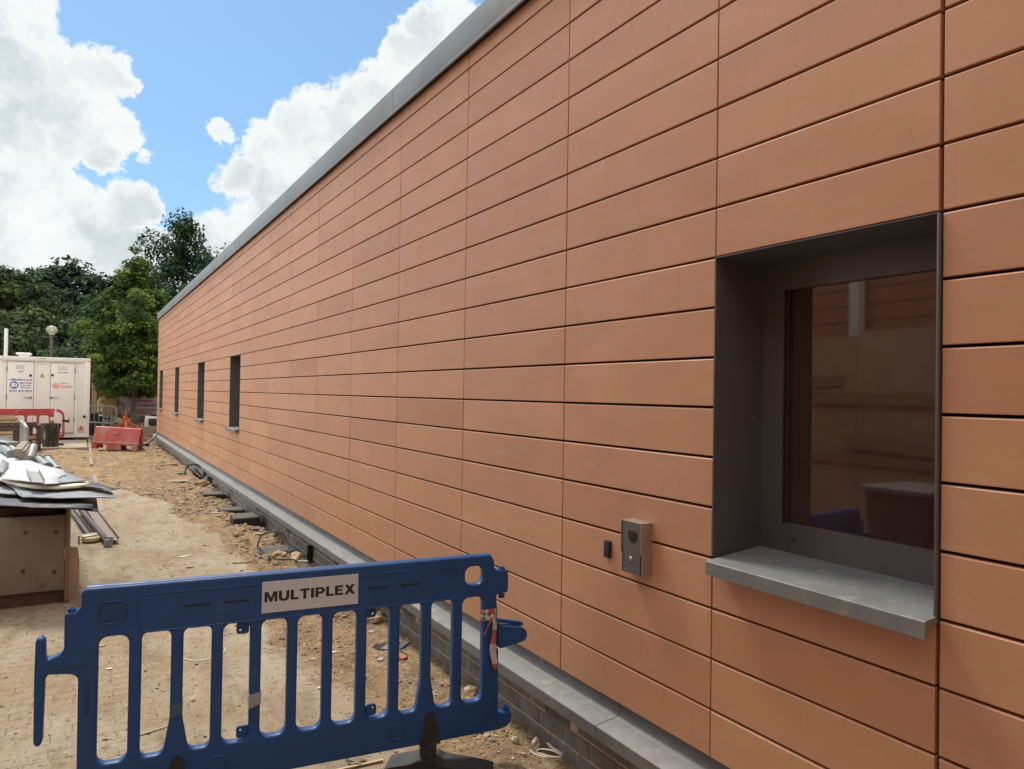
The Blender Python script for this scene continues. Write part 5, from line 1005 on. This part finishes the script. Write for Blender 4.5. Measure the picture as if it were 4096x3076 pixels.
for k in range(5):
    za, zc = S1_(1100, hgts[k]).z, S1_(1100, hgts[k+1]).z; xl = S1_(830 if k != 2 else 860, 0).x; e = empty('insulation_pack', (xl, SY, zc), 0, lbs[k], 'insulation pack', PG)
    m_ = MB(); m_.box(.01 if k % 2 else .0, 1.85, 0, 1.0, .004, za-zc-.004, None, .035); m_.build('wrap', m_pk, e)
    def lab(txt, x0_, x1_, yc, hg, mt, flip=False, e=e, zc=zc, xl=xl):
        me = text_mesh(txt, .1, .0004, .006); xs_ = [v.co.x for v in me.vertices]; ys_ = [v.co.y for v in me.vertices]; a, b = S1_(x0_, yc), S1_(x1_, yc); Hh = abs(S1_(0, yc-hg/2).z-S1_(0, yc+hg/2).z)
        me.transform(Matrix.Translation((-(max(xs_)+min(xs_))/2, -(max(ys_)+min(ys_))/2, 0))); me.transform(Matrix.Diagonal(((b.x-a.x)/(max(xs_)-min(xs_))*(-1 if flip else 1), Hh/(max(ys_)-min(ys_))*(-1 if flip else 1), 1, 1)))
        me.transform(basis(Vector(((a.x+b.x)/2-xl, -.002, (a.z+b.z)/2-zc)), (1,0,0), (0,0,1))); link('lettering', me, mt, e)
    if k == 2: lab('ROCKWOOL', 985,1325,608,46, m_rdk)
    if k == 3: lab('ROCKWOOL', 1050,1392,697,30, m_rdk, True); lab('ROCKWOOL INSULATION', 1040,1390,765,14, m_gk, True)
    if k == 4: lab('ROCKWOOL', 968,1312,830,40, m_rdk)
    if k in (2, 4):
        a, b = S1_(930, 580 if k == 2 else 797), S1_(965, 632 if k == 2 else 860); m_ = MB(); m_.prism([(a.x-xl, b.z-zc),(b.x-xl-.05, b.z-zc),(b.x-xl, a.z-zc),(a.x-xl, a.z-zc)], lambda u, v: (u, -.003, v), lambda u, v: (u, .0, v)); m_.build('logo', m_rdk, e)
    if k in (0, 1):
        for q_ in range(4):
            cx, cy = ((1090,1218,1345,1460) if k == 0 else (1010,1140,1268,1388))[q_], (355 if k == 0 else 447); m_ = MB(); a = S1_(cx-42, cy-36 if k == 0 else cy-28); b = S1_(cx+42, cy+36 if k == 0 else cy+28)
            for (u0, u1, v0, v1) in ((a.x, b.x, a.z-.012, a.z),(a.x, b.x, b.z, b.z+.012),(a.x, a.x+.012, b.z, a.z),(b.x-.012, b.x, b.z, a.z)): m_.box(u0-xl, u1-xl, -.003, 0, v0-zc, v1-zc)
            c = (a+b)/2; m_.lathe([(.06,-.003),(.06,.0)], c=(c.x-xl, 0, c.z-zc), n=6+q_*3, axis='Y'); m_.build('pictogram', m_gk, e)
# loose polythene flaps at the stack's left end
m_poly = bpy.data.materials.new('polythene'); m_poly.use_nodes = True; b = m_poly.node_tree.nodes['Principled BSDF']; b.inputs['Base Color'].default_value = (.55,.56,.57,1); b.inputs['Roughness'].default_value = .2; b.inputs['Alpha'].default_value = .7
from mathutils import noise as mn
for (cx, cy, sx, sy, lb) in ((800,570,.24,.30,'bunch of clear polythene hanging from the upper insulation packs'),(790,755,.22,.19,'crumpled polythene flap beside the lower insulation packs')):
    c = AY(*B1(cx, cy), SY-.05); bm = bmesh.new(); bmesh.ops.create_icosphere(bm, subdivisions=4, radius=1)
    for v in bm.verts:
        d = 1+.35*mn.noise(v.co*1.6+Vector((cx,0,0)))+.28*abs(mn.noise(v.co*4+Vector((0,cx,0)))); v.co = Vector((v.co.x*sx*.8*d, v.co.y*.25*d, v.co.z*sy*.9*d))
    me = bpy.data.meshes.new('polythene'); bm.to_mesh(me); bm.free(); o = link('polythene', me, m_poly); o.location = c; tag(o, lb, 'polythene')
# masonry blocks under the stack and pipe
m_ = MB(); a, b = AY(*B1(905,920), 33.4), AY(*B1(1420,1010), 33.4); m_.box(0, 2.0, 0, .5, 0, a.z-b.z+.35, None, .03); o = m_.build('concrete_bearer', PM('mossy concrete', (.30,.28,.20), .9, var=.25, bump=.3)); o.location = (a.x, 33.45, b.z-.35); tag(o, 'pale concrete bearer under the insulation stack', 'bearer')
A = AY(*B1(1000,895), 32.6); Bp = AY(*B1(1440,905), 32.6); e = empty('scaffold_tube', A, 0, 'grey scaffold tube lying level in front of the insulation stack', 'tube'); m_ = MB(); m_.tube([(0,0,0), (Bp-A)], .04, 10); m_.build('tube', m_galv, e); m_ = MB(); m_.cbox((.02,0,-.02), (.22,.1,.14), (0,.3,.2), .02); m_.build('coupler', m_galv, e)
A = AY(*B1(1340,1010), 30.6); m_ = MB(); m_.box(-.30, .6, -.0, .05, -.2, .2, None, .01); o = m_.build('white_sign_board', m_lett); o.location = A; o.rotation_euler = (0, .08, 0); tag(o, 'white board on edge on the soil beside the far corner of the wall', 'board')
m_ = MB(); m_.box(-.18, .6, -.2, -.02, -.14, .12, None, .04); o = m_.build('black_case', m_black); o.location = A; tag(o, 'black case in front of the white board by the wall corner', 'case')
# galvanised pedestrian barrier
GY = 30.6; p = lambda x, y: AY(*B1(x, y), GY); o_ = p(300,1040); o_.z = 0; GB = empty('steel_barrier', o_, 0, 'galvanised steel crowd barrier with rounded corner right of the cabin', 'barrier')
q = lambda x, y: p(x, y)-o_
m_ = MB(); tl_, br_ = q(60,705), q(610,1035)
path = [q(-250,1022), q(110,1022), q(480,1042), q(550,1030), q(595,995), q(607,940), q(607,790), q(590,740), q(550,718), q(480,710), q(110,706), q(-250,700)]
m_.tube(cable(path, .01), .028, 8); m_.build('frame_tube', m_galv, GB)
for xx in (-60, 20, 90, 177, 263, 348, 432, 507):
    m_ = MB(); m_.tube([q(xx, 708), q(xx+3, 1034)], .012, 6); m_.build('bar', m_galv, GB)
for yy in (800, 940): m_ = MB(); m_.tube(cable([q(607,yy), q(640,yy-12), q(645,yy), q(645,yy+32)], .01), .010, 6); m_.build('hook', m_galv, GB)
m_ = MB(); m_.bar(q(200,1030)+Vector((0,-.3,-.0)), q(200,1030)+Vector((0,.3,0)), .05, .02); a = q(200,1030); m_.box(a.x-.02, a.x+.02, -.02, .02, 0.0, a.z); a = q(500,1040); m_.box(a.x-.02, a.x+.02, -.02, .02, 0.0, a.z); m_.build('foot', m_galv, GB)
# black bin and grey box behind it
a, b = AY(*B1(60,860), 31.6), AY(*B1(350,860), 31.6); zt2 = a.z; q = Vector(((a.x+b.x)/2, 31.9, 0)); WBn = empty('black_bin', q, 0, 'tall black bin behind the galvanised barrier right of the cabin', 'bin')
w_ = (b.x-a.x)/2; m_ = MB(); m_.prism([(-w_*.82,0.05),(w_*.82,.05),(w_,zt2),(-w_,zt2)], lambda u, v: (u, -.3*(.85+.15*v/zt2), v), lambda u, v: (u, .3*(.85+.15*v/zt2), v)); m_.build('body', PM('bin black', (.010,.012,.018), .45), WBn); m_ = MB(); m_.box(-w_-.02, w_+.02, -.34, .34, zt2, zt2+.04, None, .01); m_.build('rim', PM('bin black', (.01,.012,.018)), WBn)
m_ = MB(); c = AY(*B1(305,883), 31.56)-q; m_.box(c.x-.06, c.x+.06, -.315, -.29, c.z-.035, c.z+.035); m_.build('sticker', m_lett, WBn)
a, b = AY(*B1(350,893), 32.6), AY(*B1(605,893), 32.6); q = Vector(((a.x+b.x)/2, 32.9, 0)); w_ = (b.x-a.x)/2; e = empty('grey_crate', q, 0, 'light grey panelled box under the yellow insulation roll', 'box'); m_ = MB(); m_.box(-w_, -.008, -.3, .3, 0.02, a.z, None, .015); m_.box(.008, w_, -.3, .3, .02, a.z, None, .015); m_.box(-w_-.01, w_+.01, -.31, .31, a.z, a.z+.02); m_.build('body', PM('grey board', (.34,.32,.28), .7, var=.1), e); m_ = MB(); m_.box(-w_+.05, -w_+.25, -.304, -.3, a.z-.14, a.z-.08); m_.build('maker_mark', m_ink, e)
c = AY(*B1(450,715), 32.9); bm = bmesh.new(); bmesh.ops.create_icosphere(bm, subdivisions=5, radius=1)
for v in bm.verts:
    u = v.co.copy(); v.co = Vector([math.copysign(abs(k)**.55, k) for k in u]); d = 1+.13*mn.noise(u*2.2)+.16*abs(mn.noise(u*4.5+Vector((3,1,7))))-.05*abs(mn.noise(u*11)); v.co = Vector((v.co.x*.345*d, v.co.y*.30*d, v.co.z*.39*d))
me = bpy.data.meshes.new('insulation_roll'); bm.to_mesh(me); bm.free(); o = link('insulation_roll', me, PM('yellow mineral wool', (.42,.31,.15), .8, var=.2, scale=3, bump=.3, bscale=14, col2=(.20,.13,.06), c2lo=.48, c2hi=.62, c2scale=5)); o.location = c; tag(o, 'bulging yellow bag of mineral wool on the grey box', 'insulation bag')
# orange tripod
TY2 = 29.6; o_ = AY(*B1(797,1160), TY2); o_.z = ghs(o_.x, TY2); TPd = empty('tripod_stand', o_, 0, 'orange steel tripod stand behind the red water barrier', 'tripod'); q = lambda x, y, Y=TY2: AY(*B1(x, y), Y)-o_
m_ = MB(); m_.tube([q(802,895), q(801,775)], .022, 8); m_.build('spindle', m_orange, TPd); m_ = MB(); m_.tube([q(800,875), q(800,862)], .05, 10); m_.build('nut', m_orange, TPd)
m_ = MB(); m_.box(q(757,0).x, q(840,0).x, -.05, .05, q(0,955).z, q(0,895).z, None, .01); m_.build('collar', m_orange, TPd)
for pts in ([q(797,900), q(797,1000), q(795,1165, TY2-.55)], [q(768,930), q(765,990), q(735,1030), q(640,1095, TY2+.2), q(560,1140, TY2+.3)], [q(828,930), q(830,1000), q(860,1035), q(960,1095, TY2+.2), q(1110,1190, TY2+.3)]):
    m_ = MB(); m_.tube(pts, .042, 8); m_.build('leg', m_orange, TPd)
# ------------------------------------------------------------------ trees
m_lf = {}
def leafmat(name, c1, c2, tr=.25):
    m = bpy.data.materials.new(name); m.use_nodes = True; t = m.node_tree; b = t.nodes['Principled BSDF']; at = t.nodes.new('ShaderNodeAttribute'); at.attribute_name = 'tone'
    c = mixc(t, at.outputs['Fac'], c1, c2); t.links.new(c, b.inputs['Base Color']); b.inputs['Roughness'].default_value = .75; b.inputs['Specular IOR Level'].default_value = .15
    tl = t.nodes.new('ShaderNodeBsdfTranslucent'); t.links.new(mixc(t, 1.0, c, (1.1,1.2,.5), 'MULTIPLY'), tl.inputs[0]); mx = t.nodes.new('ShaderNodeMixShader'); mx.inputs[0].default_value = tr
    t.links.new(b.outputs[0], mx.inputs[1]); t.links.new(tl.outputs[0], mx.inputs[2]); t.links.new(mx.outputs[0], t.nodes['Material Output'].inputs[0]); return m
def maple_shape():
    pts = []
    for k in range(5):
        a = math.radians(90+(k-2)*-58); ln = (1.0, .95, 1.15, .95, 1.0)[k] if True else 1
        pts.append((math.cos(a)*ln, math.sin(a)*ln)); 
        if k < 4: a2 = math.radians(90+(k-1.5)*-58); pts.append((math.cos(a2)*.42, math.sin(a2)*.42))
    pts.append((0.10,-.30)); pts.append((-.10,-.30)); return np.array(pts)
shp_maple = maple_shape(); shp_oval = np.array([(0,-1),(.45,-.3),(.4,.4),(0,1),(-.4,.4),(-.45,-.3)]); shp_q = np.array([(0,-1),(.7,-.1),(0,1),(-.7,.1)])
def leaves(name, P, nrm_, size, shp, mat, parent, tone):
    n = len(P); k = len(shp); Z = nrm_/np.linalg.norm(nrm_, axis=1, keepdims=True); up_ = np.tile([[0,0,-1.]], (n,1))+RS.normal(0,.55,(n,3)); X = np.cross(up_, Z); X /= np.linalg.norm(X, axis=1, keepdims=True)+1e-9; Y = np.cross(Z, X)
    sh = np.repeat(shp[None], n, 0); V = P[:,None,:]+(X[:,None,:]*sh[...,0:1]-Y[:,None,:]*0+np.cross(Z, X)[:,None,:]*-sh[...,1:2]*-1)*size[:,None,None]
    V = V+Z[:,None,:]*(np.abs(sh[...,0:1])*-.18)*size[:,None,None]
    F = np.arange(n*k).reshape(n, k); me = mesh_np(name, V.reshape(-1, 3), F, False)
    at = me.attributes.new('tone', 'FLOAT', 'FACE'); at.data.foreach_set('value', np.clip(tone, 0, 1).astype(np.float32)); return link(name, me, mat, parent)
def tree(name, base, h, prof, nclump, nleaf, lsize, shp, mat, lb, grp=None, trunk_r=.1, trunk_h=None, csize=.5, seed=0, lobes=None, up_bias=.35, flat=.5, cat='tree', shell=.5, gaps=0.0):
    """prof(t, a) -> crown radius at relative height t (0..1 of the whole tree) and azimuth a; clumps of leaves at branch tips"""
    rs = np.random.RandomState(seed); root = empty(name, base, 0, lb, cat, grp)
    t0 = 0
    ts = rs.uniform(0, 1, nclump*6); az = rs.uniform(0, 2*math.pi, nclump*6); rad = rs.uniform(0, 1, nclump*6)**shell
    pr_ = np.array([prof(t_, a_) for t_, a_ in zip(ts, az)]); keep = rs.rand(len(ts)) < pr_/pr_.max(); ts, az, rad, pr_ = [v[keep][:nclump] for v in (ts, az, rad, pr_)]
    C = np.stack([np.cos(az)*rad*pr_, np.sin(az)*rad*pr_, ts*h], -1); k = len(C)
    # trunk and limbs
    tm = MB(); th = h*.93; tp = [(rs.normal(0, .012)*h*(z_ > .1), rs.normal(0, .012)*h*(z_ > .1), z_*th) for z_ in (0,.15,.3,.45,.6,.75,.9,1)]
    tm.tube(tp, [trunk_r*1.25, trunk_r, trunk_r*.9, trunk_r*.72, trunk_r*.55, trunk_r*.38, trunk_r*.2, trunk_r*.08], 10); tm.build('trunk', m_bark, root)
    bmh = MB()
    for i in rs.permutation(k)[:min(k, 90)]:
        c = C[i]; zz = max(c[2]-np.hypot(c[0], c[1])*rs.uniform(.3, .8), h*.12); q_ = np.interp(zz/th, [0,.15,.3,.45,.6,.75,.9,1], range(8)); a_, b_ = Vector(tp[int(q_)]), Vector(tp[min(int(q_)+1, 7)]); s_ = a_+(b_-a_)*(q_-int(q_)); mid = (s_+Vector(c))*.5+Vector((0,0,.04*h*rs.uniform(-.5,1)))
        r0 = trunk_r*.28*(1-zz/h*.6); bmh.tube([s_, mid, Vector(c)], [r0, r0*.6, r0*.2], 5, caps=False)
    bmh.build('limbs', m_bark, root)
    ci = rs.randint(0, k, nleaf); cs = csize*rs.uniform(.6, 1.3, k)
    off = rs.normal(0, 1, (nleaf, 3)); off /= np.linalg.norm(off, axis=1, keepdims=True); off *= rs.uniform(.25, 1, (nleaf, 1))**.5; off[:,2] *= flat
    P = C[ci]+off*cs[ci][:,None]
    out_ = P.copy(); out_[:,2] = (P[:,2]-h*.4)*.5; out_ /= np.linalg.norm(out_, axis=1, keepdims=True)+1e-9
    nr = out_*.6+off*.5+np.array([[0,0,up_bias]])+rs.normal(0,.45,(nleaf,3))
    ctone = rs.uniform(-.1, .8, k)
    leaves('crown', P, nr, lsize*rs.uniform(.65, 1.25, nleaf), shp, mat, root, ctone[ci]+rs.normal(0,.16,nleaf)); return root
m_map = leafmat('maple leaf', (.026,.058,.016), (.19,.27,.055), .3)
def mprof(t, a):
    if t < .20: return .01
    base_ = np.interp(t, [.19,.21,.265,.41,.62,.70,.76,.86,.94,1.0], [.3,1.1,1.45,1.6,1.5,1.1,.72,.5,.28,.05])
    return base_*(1+.16*math.sin(3*a+t*9)+.12*math.sin(5*a-t*14))
mb_ = AY(935/4.8853+340, 1480+1040/4.8853, 32.2); mz = .15
mtop = AY(515, 985, 32.2).z-mz
tree('maple_tree', (mb_.x, 32.2, mz), mtop, mprof, 300, 30000, .085, shp_maple, m_map, 'young maple with star shaped leaves and a slim trunk between cabin and wall', None, .065, csize=.40, seed=3, up_bias=.7, flat=.7, cat='maple tree', shell=.42)
m_tall = leafmat('poplar leaf', (.018,.045,.022), (.05,.10,.045), .25); m_dk1 = leafmat('dark leaf', (.014,.030,.014), (.05,.095,.035), .2); m_dk2 = leafmat('olive leaf', (.025,.040,.014), (.085,.115,.03), .2); m_dk3 = leafmat('bluish leaf', (.016,.036,.022), (.065,.115,.065), .2)
def tprof(t, a):
    b_ = np.interp(t, [.1,.25,.4,.55,.7,.82,.92,1], [2.4,2.9,2.9,2.8,2.3,1.6,.95,.15]); return b_*(1+.32*math.sin(2*a+t*11)+.18*math.sin(5*a-t*17))
def at(px, Y): v = AY(px, 1540, Y); return Vector((v.x, Y, 0))
tb = at(715, 44); tree('tall_tree', tb, AY(715, 850, 44).z, tprof, 380, 30000, .105, shp_oval, m_tall, 'tall feathery dark green tree rising above the far end of the roofline', None, .20, csize=.62, seed=5, up_bias=.2, flat=1.0, shell=.7)
tree('tall_tree', at(905, 44), AY(900, 978, 44).z, tprof, 120, 6000, .10, shp_oval, m_tall, 'treetop just peeping over the coping right of the tall tree', None, .15, csize=.5, seed=6, up_bias=.2, flat=1.0, shell=.7)
def rprof(sx, lo=.12):
    def f(t, a):
        b_ = np.interp(t, [lo-.02, lo, .3, .55, .8, .93, 1], [.3, .8, 1, .98, .74, .45, .12]); return sx*b_*(1+.16*math.sin(3*a+t*7+sx)+.12*math.sin(6*a-t*11))
    return f
TG = 'dark trees behind the cabin'
for (px, ytop, Y, sx, mt, n, lb, sd) in ((-60,1045,50,3.6,m_dk2,15000,'olive tinted tree at the extreme left edge behind the cabin',11),(120,1085,56,3.6,m_dk3,15000,'bluish dark tree behind the globe lamp, left of the highest one',12),(268,1046,54,3.4,m_dk3,19000,'highest of the dark trees, straight above the cabin roof',13),(400,1105,52,3.4,m_dk1,15000,'dark tree just left of the maple top',14),(560,1150,50,4.0,m_dk1,15000,'dark tree filling the gap between maple and roofline',15),(120,1250,44,3.6,m_dk2,16000,'lower olive tree standing before the others at the left',16),(300,1290,43,3.0,m_dk1,13000,'low dark tree right behind the globe lamp',17),(-80,1290,42,3.0,m_dk1,9000,'low dark tree cut off by the left edge',18),(470,1330,40,3.0,m_dk1,13000,'low dark tree hidden mostly by the maple',19),(700,1180,56,4.6,m_dk1,9000,'broad dark tree behind the tall feathery one',20)):
    b_ = at(px, Y); tree('dark_tree', b_, AY(px, ytop, Y).z, rprof(sx), 240, n, .15 if Y > 46 else .13, shp_q, mt, lb, TG, .22, csize=.75, seed=sd, up_bias=.5, flat=.55, shell=.6)
hg = MB(); m_hd = leafmat('hedge leaf', (.010,.022,.010), (.03,.06,.02), .1)
nH = 26000; P = np.stack([RS.uniform(-9, 9, nH), 60+RS.uniform(-1.5, 1.5, nH), RS.uniform(0, 1, nH)**.8*7.5], -1); P[:,2] *= (.8+.3*fbm(P[:,0]+20, P[:,0]*0, .4, 3, 9)); NR = RS.normal(0, 1, (nH, 3))+np.array([[0,-.6,.6]])
o = leaves('far_woodland', P, NR, RS.uniform(.2, .42, nH), shp_q, m_hd, None, RS.uniform(0, 1, nH)); tag(o, 'dense far woodland closing the view behind the trees', 'woodland', kind='stuff')
# low weeds by the maple's foot
nH = 700; P = np.stack([RS.uniform(2.4, 3.6, nH), RS.uniform(31.5, 32.6, nH), RS.uniform(.30, .75, nH)], -1); o = leaves('weeds', P, RS.normal(0, 1, (nH, 3)), RS.uniform(.03, .08, nH), shp_oval, m_tall, None, RS.uniform(0, 1, nH)); tag(o, 'low green weeds on the soil bank by the maple foot', 'weeds', kind='stuff')
# ------------------------------------------------------------------ the site opposite the wall: what the big window reflects, plus an added end wall for shade
OB = empty('facing_wing', (-3.3, 3.2, 0), 0, 'facing building wing in the same terracotta, seen only reflected in the big window', 'building')
m_ = MB()
for j in range(31):
    for i in range(10): m_.box(-.03, .0, -8.2+i*1.2+.004, -8.2+(i+1)*1.2-.004, .36+.2*j, .36+.2*j+.19)  # wing raised to two storeys to shade the near wall and ground
for i_ in range(1): m_.build('cladding', PM('terracotta facing', (.47,.22,.125), .65), OB)
m_ = MB(); m_.box(0, 5.46, -6.9, -6.72, 0, 6.6); m_.build('added_shade_wall', PM('terracotta facing', (.47,.22,.125)), OB); m_ = MB(); m_.box(-3, -.035, -8.2, 3.8, 0, 6.6); m_.build('core', m_dark, OB); m_ = MB(); m_.box(-3.0, .05, -8.2, 3.82, 6.6, 6.8); m_.box(.0, 5.45, -6.9, -6.7, 6.6, 6.8); m_.build('coping', m_cop, OB)  # unseen cross wall behind the camera, added to darken the near wall
HB = empty('timber_hoarding', (-2.6, 4.4, 0), 0, 'plywood and timber hoarding seen reflected in the big window glass', 'hoarding')
m_ = MB()
for i in range(3): m_.box(-.02, .0, -1.6+i*1.22, -.384+i*1.22, .05, 2.52+.04*(i == 1), None, .002)
m_.build('panel', PM('new plywood', (.46,.31,.19), .7, var=.2, scale=3, col2=(.3,.2,.11), c2lo=.5, c2hi=.75), HB); m_ = MB(); m_.box(.002, .05, -1.7, 2.1, 1.74, 1.87); m_.box(.002, .05, -1.7, 2.1, 1.08, 1.18); m_.build('rail', m_wood, HB); m_ = MB()
for i in range(4): m_.box(-.12, -.022, -1.65+i*1.22, -1.57+i*1.22, 0, 2.3)
m_.build('post', m_wood, HB); m_ = MB(); m_.box(.052, .07, -.6, 1.0, 1.22, 1.33, Matrix.Rotation(.04, 4, 'X')); m_.box(.004, .03, .9, 1.9, 2.0, 2.12, Matrix.Rotation(-.05, 4, 'X')); m_.build('batten', m_wood, HB)
m_ = MB(); m_.box(-.06, .06, -.06, .06, 0, 4.1); o = m_.build('white_column', m_lett); o.location = (-3.1, 5.6, 0); tag(o, 'slim white column reflected faintly at the top of the window', 'column')
WH = empty('wheelie_bin', (-1.75, 4.05, 0), 0, 'dark wheelie bin with rubble on its lid, seen reflected low in the window', 'bin')
m_ = MB(); m_.prism([(-.22,.08),(.22,.08),(.29,.95),(-.29,.95)], lambda u, v: (-.27-.05*v, u, v), lambda u, v: (.27+.05*v, u, v)); m_.build('body', PM('brown bin', (.16,.10,.085), .5), WH); m_ = MB(); m_.box(-.36, .36, -.32, .32, .95, 1.0, None, .02); m_.build('lid', PM('grey bin lid', (.22,.2,.2), .5), WH); m_ = MB(); m_.lathe([(.1,-.03),(.1,.03)], c=(-.2,.3,.1), n=16, axis='Y'); m_.build('wheel', m_black, WH)
